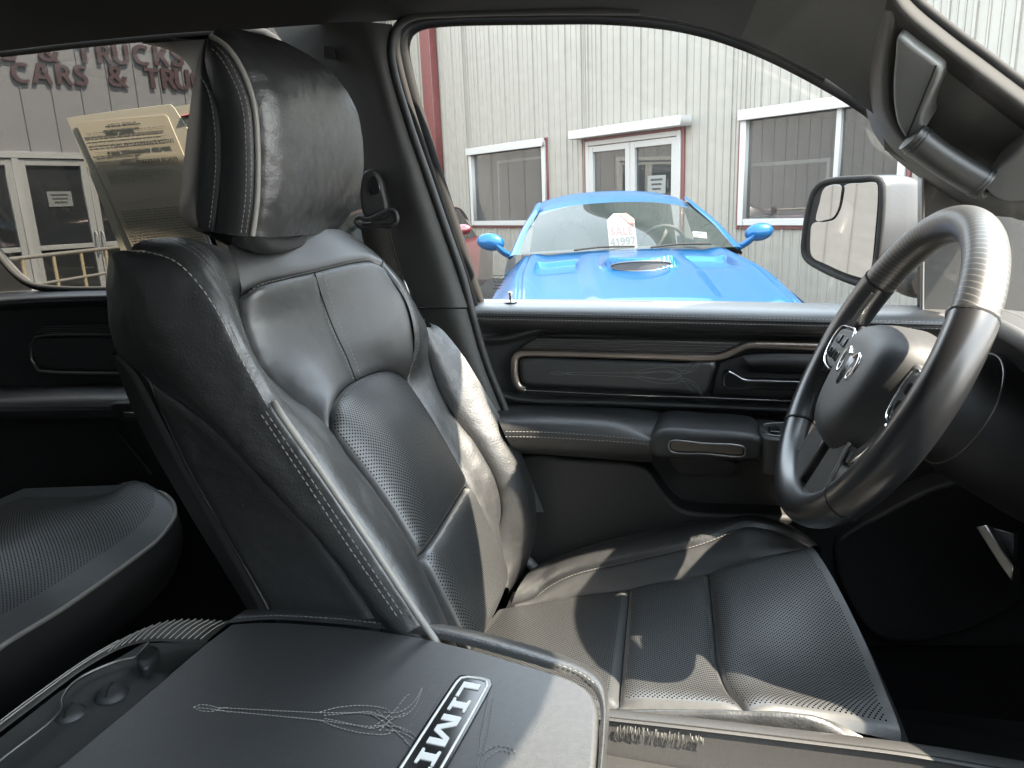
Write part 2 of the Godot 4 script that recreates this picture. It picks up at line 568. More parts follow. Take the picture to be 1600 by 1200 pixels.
	var shop := std(Color(0.05, 0.055, 0.056), 0.0); shop.transparency = BaseMaterial3D.TRANSPARENCY_ALPHA; shop.albedo_color.a = 0.30
	M.shop_glass = shop
	M.windscreen = std(Color(0.03, 0.04, 0.04), 0.0); M.windscreen.transparency = BaseMaterial3D.TRANSPARENCY_ALPHA; M.windscreen.albedo_color.a = 0.45; M.windscreen.metallic_specular = 0.32
	M.mirror = std(Color(0.30, 0.31, 0.31), 0.02, 1.0)
	# outside
	var wall := std(Color(0.24, 0.228, 0.195), 0.55, 0.0, 0.8)
	wall.albedo_texture = faint; wall.uv1_triplanar = true; wall.uv1_world_triplanar = true; wall.uv1_scale = Vector3.ONE * 0.35
	M.wall = wall
	var wall2 := std(Color(0.20, 0.196, 0.196), 0.55, 0.0, 0.8)
	wall2.albedo_texture = faint; wall2.uv1_triplanar = true; wall2.uv1_world_triplanar = true; wall2.uv1_scale = Vector3.ONE * 0.35
	M.wall_white = wall2
	M.red_trim = std(Color(0.115, 0.010, 0.009), 0.5)
	mottle(M.red_trim, soft); M.red_trim.uv1_triplanar = true
	M.white_trim = std(Color(0.34, 0.34, 0.327), 0.45)
	M.alum = std(Color(0.30, 0.30, 0.285), 0.45, 0.0)
	M.letter = std(Color(0.040, 0.006, 0.006), 0.5)
	M.room_wall = std(Color(0.20, 0.19, 0.175), 0.9)
	M.curtain = std(Color(0.20, 0.20, 0.19), 0.9)
	var asphalt := std(Color(0.10, 0.096, 0.09), 0.9, 0.0, 0.3)
	relief(asphalt, fine, 0.4, 1.3); mottle(asphalt, dusty)
	M.asphalt = asphalt
	var paint := std(Color(0.0020, 0.064, 0.180), 0.36, 0.5, 0.4); paint.clearcoat_enabled = true; paint.clearcoat = 0.4; paint.clearcoat_roughness = 0.03
	M.blue_paint = paint
	var maroon := std(Color(0.09, 0.008, 0.012), 0.3, 0.3, 1.0); maroon.clearcoat_enabled = true; maroon.clearcoat = 1.0; maroon.clearcoat_roughness = 0.03
	M.maroon_paint = maroon
	var grey_paint := std(Color(0.018, 0.019, 0.021), 0.42, 0.2, 0.6); grey_paint.clearcoat_enabled = true; grey_paint.clearcoat = 0.5; grey_paint.clearcoat_roughness = 0.15
	M.grey_paint = grey_paint
	M.paper = std(Color(0.24, 0.205, 0.14), 0.8); M.paper.backlight_enabled = true; M.paper.backlight = Color(0.20, 0.18, 0.13)
	M.sleeve = std(Color(0.30, 0.27, 0.21), 0.35); M.sleeve.backlight_enabled = true; M.sleeve.backlight = Color(0.32, 0.28, 0.21)
	M.ink = std(Color(0.018, 0.017, 0.015), 0.8)
	M.red_print = std(Color(0.16, 0.010, 0.010), 0.7)
	M.white_card = std(Color(0.15, 0.16, 0.15), 0.6)
	M.white_print = std(Color(0.72, 0.72, 0.70), 0.4)
	M.brass = std(Color(0.42, 0.33, 0.18), 0.5)
	M.rail_steel = std(Color(0.30, 0.28, 0.24), 0.5, 0.2)

# ---------------------------------------------------------------- the scene
func _ready():
	rng.seed = 20
	aim_camera(14.0, 13.9, 0.04)
	var cam := Camera3D.new(); cam.name = "camera"
	cam.fov = rad_to_deg(2.0 * atan(600.0 / LENS)); cam.near = 0.02; cam.far = 400.0
	cam.transform = Transform3D(Basis(rgt, upw, -fwd), eye)
	add_child(cam); cam.current = true
	var env := Environment.new()
	env.background_mode = Environment.BG_SKY
	var sky_mat := ProceduralSkyMaterial.new()
	sky_mat.sky_top_color = Color(0.72, 0.775, 0.82); sky_mat.sky_horizon_color = Color(0.94, 0.94, 0.92); sky_mat.sky_curve = 0.20
	sky_mat.ground_bottom_color = Color(0.42, 0.41, 0.39); sky_mat.ground_horizon_color = Color(0.62, 0.61, 0.59)
	sky_mat.sun_angle_max = 12.0
	var sky := Sky.new(); sky.sky_material = sky_mat; env.sky = sky
	env.background_energy_multiplier = 1.0
	env.tonemap_mode = Environment.TONE_MAPPER_LINEAR
	env.tonemap_exposure = 10.5
	env.sdfgi_enabled = true; env.ssao_enabled = true; env.ssil_enabled = true
	var we := WorldEnvironment.new(); we.name = "environment"; we.environment = env; add_child(we)
	var sun := DirectionalLight3D.new(); sun.name = "sun"
	var towards_sun := Vector3(0.75, 1.0, 0.12).normalized()
	sun.transform = Transform3D(Basis.looking_at(-towards_sun, Vector3.UP), Vector3(0, 20, 0))
	sun.light_energy = 1.0; sun.light_color = Color(1.0, 0.95, 0.87); sun.light_angular_distance = 0.5; sun.shadow_enabled = true
	add_child(sun)
	make_materials()
	build_ground()
	build_building()
	build_cab_shell()
	build_driver_door()
	build_rear_door()
	build_dashboard()
	build_console()
	build_rear_bench()
	build_seat()
	build_steering_wheel()
	build_belt()
	build_mirror()
	build_cars()
	build_added_van()
	build_window_sticker()

# ---------------------------------------------------------------- outside: ground, building, cars
func build_ground():
	var g := PlaneMesh.new(); g.size = Vector2(160, 160)
	var o := part("ground", g, M.asphalt, self)
	o.set_meta("kind", "structure")

var wing_right := Transform3D()
var wing_left := Transform3D()

func on_wing(w: Transform3D, px: float, py: float) -> Vector3:       # pixel to (along, up, 0) on that wing's wall
	return w.affine_inverse() * on_plane(px, py, w.origin, w.basis.z)

func panel_mesh(plain: bool) -> ArrayMesh:
	var pr := [[0.0, 0.0], [0.02, 0.018], [0.05, 0.018], [0.07, 0.0], [1.0, 0.0]] if plain else [[0.0, 0.0], [0.035, 0.022], [0.115, 0.022], [0.15, 0.0], [0.37, 0.0], [0.395, 0.009], [0.435, 0.009], [0.46, 0.0], [0.68, 0.0], [0.705, 0.009], [0.745, 0.009], [0.77, 0.0], [1.0, 0.0]]
	var mb := Mesher.new()
	for k in pr.size() - 1:
		var a: Array = pr[k]; var b: Array = pr[k + 1]
		var n := Vector3(-(b[1] - a[1]), 0, (b[0] - a[0]) * 0.3).normalized()
		var i0 := mb.put(Vector3(a[0], 0, a[1]), n); var i1 := mb.put(Vector3(b[0], 0, b[1]), n)
		var i2 := mb.put(Vector3(b[0], 1, b[1]), n); var i3 := mb.put(Vector3(a[0], 1, a[1]), n)
		mb.quad(i0, i1, i2, i3)
	return mb.mesh()

func clad(parent: Node, w: Transform3D, s0: float, s1: float, top: float, openings: Array, m: Material, pm: ArrayMesh, wide := 0.40):
	var cuts := []
	var s := s0
	while s < s1:
		cuts.append(s); s += wide
	cuts.append(s1)
	for o in openings:
		for e in [o[0], o[1]]:
			for i in range(cuts.size() - 1, -1, -1):
				if absf(cuts[i] - e) < 0.11 and cuts[i] != s0 and cuts[i] != s1: cuts.remove_at(i)
			cuts.append(e)
	cuts.sort()
	for i in cuts.size() - 1:
		var a: float = cuts[i]; var b: float = cuts[i + 1]
		if b - a < 0.02: continue
		var runs := [[0.0, top]]
		for o in openings:
			if (a + b) * 0.5 > o[0] and (a + b) * 0.5 < o[1]: runs = [[0.0, o[2]], [o[3], top]] if o[2] > 0.05 else [[o[3], top]]
		for r in runs:
			var p := part("wall_panel", pm, m, parent)
			p.transform = w * Transform3D(Basis.from_scale(Vector3(b - a, r[1] - r[0], 1)), Vector3(a, r[0], 0))

func at_wall(w: Transform3D, x: float, y: float, z: float) -> Transform3D:
	return w * Transform3D(Basis(), Vector3(x, y, z))

func recess(parent: Node, w: Transform3D, s0: float, s1: float, y0: float, y1: float, deep := 5.0):
	var mb := Mesher.new()
	var c := [Vector3(s0, y0, -0.05), Vector3(s1, y0, -0.05), Vector3(s1, y1, -0.05), Vector3(s0, y1, -0.05)]
	var mid := Vector3((s0 + s1) * 0.5, (y0 + y1) * 0.5, -deep * 0.5)
	var dz := Vector3(0, 0, -deep)
	for q in [[c[0], c[1], c[1] + dz, c[0] + dz], [c[1], c[2], c[2] + dz, c[1] + dz], [c[2], c[3], c[3] + dz, c[2] + dz], [c[3], c[0], c[0] + dz, c[3] + dz], [c[0] + dz, c[1] + dz, c[2] + dz, c[3] + dz]]:
		var n: Vector3 = (q[1] - q[0]).cross(q[2] - q[0]).normalized()
		if n.dot(mid - q[0]) < 0: n = -n
		var id := []
		for p in q: id.append(mb.put(p, n))
		mb.quad(id[0], id[1], id[2], id[3])
	var o := part("room", mb.mesh(), M.room_wall, parent); o.transform = w

func frame_boxes(parent: Node, called: String, w: Transform3D, s0: float, s1: float, y0: float, y1: float, z: float, t: float, d: float, m: Material) -> MeshInstance3D:
	# four bars, butted, as one frame
	var mb := Mesher.new()
	add_box(mb, at_wall(w, s0 + t / 2, (y0 + y1) / 2, z), Vector3(t, y1 - y0, d), 0.006)
	add_box(mb, at_wall(w, s1 - t / 2, (y0 + y1) / 2, z), Vector3(t, y1 - y0, d), 0.006)
	add_box(mb, at_wall(w, (s0 + s1) / 2, y0 + t / 2, z - 0.003), Vector3(s1 - s0 - 2 * t, t, d), 0.006)
	add_box(mb, at_wall(w, (s0 + s1) / 2, y1 - t / 2, z - 0.003), Vector3(s1 - s0 - 2 * t, t, d), 0.006)
	return part(called, mb.mesh(), m, parent)

func shop_window(parent: Node, w: Transform3D, s0: float, s1: float, y0: float, y1: float, mullions: Array, sash: Array):
	var win := frame_boxes(parent, "window", w, s0, s1, y0, y1, 0.03, 0.085, 0.09, M.white_trim)
	frame_boxes(win, "red_casing", w, s0 - 0.045, s1 + 0.045, y0 - 0.045, y1 + 0.045, 0.018, 0.044, 0.05, M.red_trim)
	box("head_flashing", at_wall(w, (s0 + s1) / 2, y1 - 0.03, 0.10), Vector3(s1 - s0 + 0.02, 0.13, 0.05), 0.01, M.white_trim, win)
	for f in mullions: box("mullion", at_wall(w, lerpf(s0, s1, f), (y0 + y1) / 2, 0.02), Vector3(0.06, y1 - y0 - 0.18, 0.06), 0.006, M.alum, win)
	box("pane", at_wall(w, (s0 + s1) / 2, (y0 + y1) / 2, -0.005), Vector3(s1 - s0 - 0.17, y1 - y0 - 0.17, 0.006), 0.001, M.shop_glass, win)
	recess(win, w, s0, s1, y0, y1)
	if sash.size() == 4: frame_boxes(win, "inner_frame", w, lerpf(s0, s1, sash[0]), lerpf(s0, s1, sash[1]), lerpf(y0, y1, sash[2]), lerpf(y0, y1, sash[3]), -0.22, 0.045, 0.04, M.curtain)

func door_leaf(parent: Node, w: Transform3D, s0: float, s1: float, top: float, handle_side: int):
	var leaf := frame_boxes(parent, "door", w, s0, s1, 0.04, top, 0.03, 0.09, 0.06, M.alum)
	box("mid_rail", at_wall(w, (s0 + s1) / 2, 1.02, 0.028), Vector3(s1 - s0 - 0.18, 0.07, 0.05), 0.006, M.alum, leaf)
	box("pane", at_wall(w, (s0 + s1) / 2, (top + 0.04) / 2, 0.01), Vector3(s1 - s0 - 0.17, top - 0.21, 0.006), 0.001, M.shop_glass, leaf)
	var x := s1 - 0.045 if handle_side > 0 else s0 + 0.045
	var mb := Mesher.new()
	add_tube(mb, cr(PackedVector3Array([w * Vector3(x, 0.88, 0.06), w * Vector3(x, 0.9, 0.11), w * Vector3(x, 1.2, 0.11), w * Vector3(x, 1.22, 0.06)]), 14), 0.014)
	part("handle", mb.mesh(), M.alum, leaf)

func build_building():
	var d2 := Vector3(0.783, 0, 0.622); var p2 := Vector3(-3.232, 0, -12.894)
	var d1 := Vector3(0.400, 0, -0.916).normalized(); var p1 := Vector3(-9.338, 0, -8.816)
	# where the two walls meet
	var den := d1.x * d2.z - d1.z * d2.x
	var t := ((p2.x - p1.x) * d2.z - (p2.z - p1.z) * d2.x) / den
	var corner := p1 + d1 * t
	var n2 := Vector3(-0.622, 0, 0.783); var n1 := Vector3(0.916, 0, 0.400).normalized()
	wing_right = Transform3D(Basis(d2, Vector3.UP, n2), corner)
	wing_left = Transform3D(Basis(d1, Vector3.UP, n1), corner)
	var b := thing("metal_building", "pale ribbed metal building with red corner trim and white framed windows and doors", "building")
	var pm := panel_mesh(false)
	# right wing
	var w := wing_right
	var x1a := on_wing(w, 739, 300).x; var x1b := on_wing(w, 857, 300).x
	var xda := on_wing(w, 919, 250).x; var xdb := on_wing(w, 1067, 250).x
	var x3a := on_wing(w, 1160, 250).x; var x3b := on_wing(w, 1420, 250).x
	var x4b := on_wing(w, 1576, 110).x; var x4a := x4b - 1.6
	if x4a < x3b + 0.25: x4a = x3b + 0.25
	var sill := 1.0; var head := 2.40
	clad(b, w, 0.0, x4b + 6.0, 5.6, [[x1a, x1b, sill, head], [xda, xdb, 0.0, head - 0.02], [x3a, x3b, sill, head], [x4a, x4b, sill, head]], M.wall, pm)
	shop_window(b, w, x1a, x1b, sill, head, [], [0.24, 1.02, 0.0, 0.84])
	shop_window(b, w, x3a, x3b, sill, head, [0.62], [-0.03, 0.52, 0.05, 0.56])
	shop_window(b, w, x4a, x4b, sill, head, [0.5], [])
	# right wing double door
	var dm := (xda + xdb) / 2
	frame_boxes(b, "door_casing", w, xda - 0.05, xdb + 0.05, 0.0, head - 0.06, 0.02, 0.05, 0.05, M.red_trim)
	frame_boxes(b, "door_frame", w, xda, xdb, 0.0, head - 0.11, 0.025, 0.07, 0.08, M.alum)
	door_leaf(b, w, xda + 0.07, dm - 0.005, head - 0.19, 1); door_leaf(b, w, dm + 0.005, xdb - 0.07, head - 0.19, -1)
	box("door_canopy", at_wall(w, dm - 0.02, head + 0.0, 0.12), Vector3(xdb - xda + 0.34, 0.13, 0.26), 0.01, M.white_trim, b)
	recess(b, w, xda, xdb, 0.0, head - 0.06)
	var card := box("door_notice", at_wall(w, lerpf(dm, xdb, 0.52), 1.58, 0.022), Vector3(0.34, 0.26, 0.004), 0.001, M.white_card, b)
	for k in 3: box("print_line", Transform3D(Basis(), Vector3(0.0, 0.07 - 0.065 * k, 0.004)), Vector3(0.22 - 0.03 * k, 0.028, 0.002), 0.0005, M.ink, card)
	# corner post
	var cs := on_wing(w, 683, 200).x
	box("corner_trim", at_wall(w, maxf(0.12, cs), 2.8, 0.10), Vector3(0.36, 5.6, 0.16), 0.01, M.red_trim, b)
	box("eave", at_wall(w, 6.0, 5.66, 0.1), Vector3(20.0, 0.14, 0.34), 0.01, M.red_trim, b)
	box("eave", at_wall(wing_left, -9.0, 5.66, 0.1), Vector3(18.0, 0.14, 0.34), 0.01, M.red_trim, b)
	# left wing
	w = wing_left
	var hd := on_wing(w, 60, 238).y
	var a0 := on_wing(w, -70, 300).x; var a1 := on_wing(w, 24, 300).x; var b0 := on_wing(w, 34, 300).x; var b1 := on_wing(w, 140, 300).x; var c1 := on_wing(w, 236, 300).x
	clad(b, w, -17.0, 0.0, 5.6, [[a0, c1, 0.0, hd]], M.wall_white, panel_mesh(true), 0.42)
	frame_boxes(b, "door_frame", w, a0, c1, 0.0, hd, 0.03, 0.09, 0.12, M.white_trim)
	box("door_post", at_wall(w, (a1 + b0) / 2, hd / 2 - 0.045, 0.03), Vector3(b0 - a1, hd - 0.09, 0.1), 0.006, M.white_trim, b)
	door_leaf(b, w, a0 + 0.09, a1, hd - 0.1, -1); door_leaf(b, w, b0, b1 - 0.004, hd - 0.1, 1); door_leaf(b, w, b1 + 0.004, c1 - 0.09, hd - 0.1, -1)
	recess(b, w, a0, c1, 0.0, hd, 6.0)
	var nc := on_wing(w, 93, 311)
	var card2 := box("door_notice", at_wall(w, nc.x, nc.y, 0.022), Vector3(0.34, 0.22, 0.004), 0.001, M.white_card, b)
	for k in 3: box("print_line", Transform3D(Basis(), Vector3(0.0, 0.06 - 0.055 * k, 0.004)), Vector3(0.24 - 0.03 * k, 0.024, 0.002), 0.0005, M.ink, card2)
	# letters
	var sign_lower := thing("wall_sign", "dark red raised letters reading cars and trucks, lower line above the shop doors", "sign", "lettering on the pale wall")
	put_letters(sign_lower, "CARS&TRUCKS", [29, 63, 96, 125, 181, 236, 260, 283, 307, 333, 358], 120, 0.042, 31)
	var sign_upper := thing("wall_sign", "dark red raised letters reading cars and trucks, upper line cut by window frame", "sign", "lettering on the pale wall")
	put_letters(sign_upper, "CARS&TRUCKS", [-75, -45, -17, 12, 73, 129, 159, 187, 217, 248, 275], 85, 0.036, 31)
	# handrail before the doors
	var rail := thing("handrail", "tan metal handrail on posts before the white shop doors", "handrail")
	var r0 := PY(-120, 420, 0.98); var r1 := PY(215, 383, 0.98)
	tube("top_rail", resample(PackedVector3Array([r0, r1]), 12), 0.026, M.rail_steel, rail)
	tube("lower_rail", resample(PackedVector3Array([r0 - Vector3(0, 0.35, 0), r1 - Vector3(0, 0.35, 0)]), 4), 0.02, M.rail_steel, rail)
	for k in 7:
		var q := r0.lerp(r1, (k + 0.5) / 7.0); q.y = 0
		tube("post", resample(PackedVector3Array([q, q + Vector3(0, 0.96, 0)]), 3), 0.022, M.brass, rail)

func put_letters(parent: Node, words: String, xs: Array, py0: float, slope: float, tall_px: float):
	for i in words.length():
		var py: float = py0 + slope * (xs[i] - 150)
		var q := on_wing(wing_left, xs[i], py)
		var tall: float = (on_wing(wing_left, xs[i], py - tall_px / 2).y - on_wing(wing_left, xs[i], py + tall_px / 2).y)
		text("letter", words[i], tall, 0.035, at_wall(wing_left, q.x, q.y, 0.038), M.letter, parent, 800, 1.12)

# ---------------------------------------------------------------- cars: x across, y up, z towards the nose, from the base of the windscreen
func hood_height(a: float, z: float) -> float:
	var e := absf(a)
	var y := 1.015 - 0.075 * z - 0.035 * z * z - 0.045 * pow(e / 0.8, 2.0)
	y -= 0.10 * pow(clampf((e - 0.72) / 0.24, 0.0, 1.3), 2.0)
	# centre bulge that rises to the scoop mouth, and shoulders of the fenders
	y += 0.030 * (1.0 - smoothstep(0.30, 0.42, e)) * smoothstep(0.05, 0.40, z)
	var mouth := 1.0 - 0.10 * pow(e / 0.22, 2.0)
	y += 0.075 * (1.0 - smoothstep(0.20, 0.27, e)) * smoothstep(0.30, 0.95, z) * (1.0 - smoothstep(mouth - 0.012, mouth + 0.012, z))
	y += 0.030 * smoothstep(0.60, 0.76, e) * (1.0 - smoothstep(0.80, 0.95, e))
	# heat vents either side
	y -= 0.036 * (1.0 - smoothstep(0.14, 0.155, absf(e - 0.54))) * smoothstep(0.36, 0.40, z) * (1.0 - smoothstep(0.50, 0.86, z))
	y -= 0.02 * (1.0 - smoothstep(0.006, 0.014, absf(e - 0.775)))
	return y

func build_car(called: String, label: String, paint: Material, at: Vector3, heading: Vector3, detailed: bool) -> Node3D:
	var car := thing(called, label, "car")
	var f := heading.normalized()
	car.transform = Transform3D(Basis(Vector3.UP.cross(f), Vector3.UP, f), at)
	var above := Vector3(0, 9, 3)
	var g := []
	for j in 90:
		var z := 1.82 * j / 89.0
		var row := PackedVector3Array()
		for i in 141:
			var a := -0.97 + 1.94 * i / 140.0
			row.append(Vector3(a * (1.0 + 0.07 * smoothstep(0.0, 0.9, z)), hood_height(a, z) - 0.5 * pow(maxf(0.0, z - 1.6), 1.5), z - 0.16 * a * a * smoothstep(0.7, 1.5, z)))
		g.append(row)
	sheet("hood", g, paint, car, above)
	for s in [-1, 1]:
		# flank from the fender down to the sill, nose to tail
		var rows := []
		for z in [1.34, 0.9, 0.3, -0.4, -1.2, -2.0, -2.6, -3.05]:
			var top: float = hood_height(0.97, maxf(z, 0)) - 0.02 if z > -0.1 else 0.93
			rows.append(PackedVector3Array([Vector3(s * (0.965 + 0.07 * smoothstep(0.0, 0.9, z)), top + 0.02, z), Vector3(s * (0.985 + 0.06 * smoothstep(0.0, 0.9, z)), top - 0.14, z), Vector3(s * 0.97, 0.55, z), Vector3(s * 0.95, 0.22, z)]))
		var grid := []
		for r in rows: grid.append(cr(r, 10))
		sheet("side_panel", grid, paint, car, Vector3(s * 6, 1, 0))
		# pillar and side glass
		var pil := surf([V([s * 0.86, 1.0, 0.02, s * 0.79, 1.17, -0.40, s * 0.69, 1.325, -0.80, s * 0.66, 1.40, -1.05]), V([s * 0.95, 0.97, -0.02, s * 0.85, 1.17, -0.46, s * 0.75, 1.32, -0.88, s * 0.72, 1.37, -1.12])], 6, 20)
		sheet("windscreen_pillar", puff(pil, 0.015, 0.05, [1, 1, 0, 0], Vector3(s * 4, 3, 3)), paint, car, Vector3(s * 4, 3, 3))
		var sg := surf([V([s * 0.95, 0.95, -0.05, s * 0.85, 1.165, -0.46, s * 0.75, 1.32, -0.90, s * 0.74, 1.36, -1.6]), V([s * 0.955, 0.93, -0.1, s * 0.955, 0.93, -0.7, s * 0.955, 0.93, -1.3, s * 0.95, 0.93, -1.9])], 8, 16)
		sheet("side_window", sg, M.gloss_black, car, Vector3(s * 6, 1, 0))
		# door mirror
		var stalk := tube("mirror_arm", cr(V([s * 0.93, 0.98, -0.14, s * 1.0, 1.03, -0.10, s * 1.05, 1.08, -0.08]), 8), 0.028, paint, car, 8, false, 0.04)
		stalk.set_meta("label", "short painted arm of the door mirror")
		var mb := Mesher.new()
		add_ball(mb, Transform3D(Basis(Vector3(0.115, 0.01 * s, 0), Vector3(0, 0.072, 0), Vector3(0, 0, 0.06)), Vector3(s * 1.09, 1.105, -0.10)), 24, 14)
		part("door_mirror", mb.mesh(), paint, car)
	# roof, windscreen
	var rr := []
	for z in [-0.80, -1.0, -1.5, -2.1, -2.6]:
		var row := PackedVector3Array()
		for a in [-0.70, -0.64, -0.4, 0.0, 0.4, 0.64, 0.70]:
			row.append(Vector3(a, 1.485 - 0.055 * pow(a / 0.66, 2.0) - 0.03 * pow(absf(a) / 0.66, 6.0) - 0.105 * pow(absf(z + 1.55) / 0.75, 2.2), z))
		rr.append(cr(row, 30))
	var cols := []
	for i in 30:
		var c := PackedVector3Array()
		for r in rr: c.append(r[i])
		cols.append(c)
	sheet("roof", surf(cols, 40, 24), paint, car, above)
	var ws := surf([V([-0.865, 1.0, 0.03, -0.45, 1.015, 0.13, 0, 1.02, 0.16, 0.45, 1.015, 0.13, 0.865, 1.0, 0.03]), V([-0.80, 1.16, -0.39, -0.4, 1.20, -0.33, 0, 1.21, -0.31, 0.4, 1.20, -0.33, 0.80, 1.16, -0.39]), V([-0.69, 1.315, -0.81, -0.4, 1.362, -0.80, 0, 1.380, -0.79, 0.4, 1.362, -0.80, 0.69, 1.315, -0.81])], 24, 40)
	sheet("windscreen", ws, M.windscreen, car, above)
	if detailed:
		# dark cabin behind the glass: dashboard, two seats, steering wheel, back
		sheet("dashboard", surf([V([-0.84, 0.96, 0.0, 0, 0.98, 0.1, 0.84, 0.96, 0.0]), V([-0.84, 0.98, -0.35, 0, 1.0, -0.3, 0.84, 0.98, -0.35]), V([-0.84, 0.6, -0.42, 0, 0.6, -0.4, 0.84, 0.6, -0.42])], 10, 16), M.plastic, car, above)
		for s in [-1, 1]:
			var mb2 := Mesher.new()
			add_ball(mb2, Transform3D(Basis.from_scale(Vector3(0.25, 0.36, 0.09)), Vector3(s * 0.37, 0.85, -1.25)), 18, 10)
			add_ball(mb2, Transform3D(Basis.from_scale(Vector3(0.13, 0.10, 0.06)), Vector3(s * 0.37, 1.22, -1.33)), 14, 8)
			part("seat", mb2.mesh(), M.plastic, car)
		var ring := PackedVector3Array()
		for k in 28: ring.append(Vector3(0.38 + 0.19 * cos(TAU * k / 28.0), 1.0 + 0.17 * sin(TAU * k / 28.0), -0.5 + 0.07 * sin(TAU * k / 28.0)))
		tube("steering_wheel", ring, 0.016, M.plastic, car, 8, true)
		sheet("rear_wall", surf([V([-0.9, 0.3, -2.2, 0.9, 0.3, -2.2]), V([-0.7, 1.4, -2.0, 0.7, 1.4, -2.0])], 4, 4), M.plastic, car)
		# scoop grille, wipers, stickers
		var gb := hood_height(0.0, 1.06); var sg2 := []; var lip := PackedVector3Array()
		for j in 9:
			var row := PackedVector3Array()
			for i in 25:
				var a := -0.20 + 0.40 * i / 24.0
				var tall := 0.064 * sqrt(maxf(0.0, 1.0 - pow(a / 0.205, 2.0)))
				row.append(Vector3(a, gb + 0.006 + 0.5 * 0.064 + tall * 0.5 * (j / 4.0 - 1.0), 1.018 - 0.10 * pow(a / 0.22, 2.0)))
			sg2.append(row)
		sheet("scoop_grille", sg2, M.grille, car, Vector3(0, 1, 9))
		for i in 48:
			var w := TAU * i / 48.0; var a := 0.205 * cos(w)
			lip.append(Vector3(a, gb + 0.006 + 0.032 + 0.033 * sin(w), 1.021 - 0.10 * pow(a / 0.22, 2.0)))
		tube("scoop_lip", lip, 0.006, M.plastic, car, 6, true)
		for s in [-1, 1]:
			var x0 := -0.42 if s < 0 else 0.18
			tube("wiper", cr(V([x0, 1.03, 0.16, x0 + 0.2, 1.045, 0.135, x0 + 0.48, 1.04, 0.115]), 10), 0.008, M.rubber, car)
		var up_n := Vector3(0, 0.9, 0.43).normalized()
		var st := Transform3D(Basis(Vector3(0.97, -0.1, 0.1).normalized(), Vector3(0.1, 0.42, -0.9).normalized(), up_n).orthonormalized(), Vector3(0.62, 1.098, -0.13))
		var stk := box("inspection_sticker", st, Vector3(0.11, 0.10, 0.002), 0.0005, M.white_card, car)
		box("print_line", Transform3D(Basis(), Vector3(0, 0.02, 0.002)), Vector3(0.07, 0.018, 0.001), 0.0003, M.blue_paint, stk)
		box("print_line", Transform3D(Basis(), Vector3(0, -0.02, 0.002)), Vector3(0.07, 0.018, 0.001), 0.0003, M.ink, stk)
	return car

func build_cars():
	var heading := Vector3(0.20, 0, 0.98)
	var at := PY(977, 392, 1.0); at.y = 0
	var car := build_car("parked_car", "bright blue two door muscle car with scooped hood and sale card", M.blue_paint, at, heading, true)
	# price card leaning behind the windscreen's lower edge
	var card := thing("price_card", "white tag shaped card with red bow reading sale 41997 on blue car", "price tag")
	var b := car.transform.basis
	var sit := Transform3D(Basis(b.x, (b.y * 0.72 - b.z * 0.694).normalized(), (b.y * 0.694 + b.z * 0.72).normalized()), car.transform * Vector3(0.0, 1.145, -0.25))
	card.transform = sit
	plate("card", V([-0.115, -0.19, 0, 0.115, -0.19, 0, 0.115, 0.13, 0, 0.055, 0.20, 0, -0.055, 0.20, 0, -0.115, 0.13, 0]), Vector3(0, 0, 1), 0.003, 0.001, M.white_card, card)
	text("lettering", "SALE", 0.082, 0.002, Transform3D(Basis(), Vector3(0.0, 0.0, 0.003)), M.red_print, card, 800, 0.74)
	text("lettering", "41997", 0.078, 0.002, Transform3D(Basis(Vector3(0, 0, 1), 0.05), Vector3(0.0, -0.11, 0.003)), M.ink, card, 700, 0.70)
	plate("bow", V([-0.02, 0.19, 0.004, 0.05, 0.2, 0.004, 0.115, 0.12, 0.004, 0.10, 0.045, 0.004, 0.05, 0.10, 0.004]), Vector3(0, 0, 1), 0.003, 0.001, M.red_print, card)
	var at2 := PY(560, 400, 1.0); at2.y = 0
	build_car("parked_car", "dark maroon car mostly hidden behind the door pillar", M.maroon_paint, PY(585, 372, 1.05) * Vector3(1, 0, 1), Vector3(0.1, 0, 0.99), false)

func build_added_van():
	# added unseen on the passenger side, behind the camera: it keeps the sky off the side windows there
	var v := thing("added_van", "added dark grey panel van, out of view, blocking sky light on the passenger side", "van")
	var up := [[2.75, 0.35], [2.80, 0.75], [2.55, 1.02], [1.95, 1.20], [1.25, 2.00], [0.95, 2.32], [0.60, 2.40], [-2.75, 2.40], [-2.95, 2.25], [-3.0, 0.40]]
	var o := PackedVector3Array()
	for q in up: o.append(Vector3(q[0], q[1], 1.62))
	plate("body", o, Vector3(0, 0, -1), 1.9, 0.09, M.grey_paint, v)
	plate("side_window", V([1.15, 1.30, 1.612, 1.55, 1.30, 1.612, 1.05, 1.92, 1.612, 0.45, 1.95, 1.612, 0.45, 1.30, 1.612]), Vector3(0, 0, -1), 0.004, 0.001, M.gloss_black, v)
	for x in [1.85, -1.95]:
		var mb := Mesher.new()
		add_lathe(mb, Vector3(x, 0.35, 1.60), Vector3(0, 0, 1), [[0.0, 0.02], [0.18, 0.0], [0.22, 0.03], [0.30, 0.0], [0.35, 0.03], [0.35, 0.22], [0.0, 0.22]], 28)
		part("wheel", mb.mesh(), M.rubber, v)

# ---------------------------------------------------------------- cab: roof, pillars, floor
func header_x(z: float) -> float: return 0.46 - 1.30 * z * z

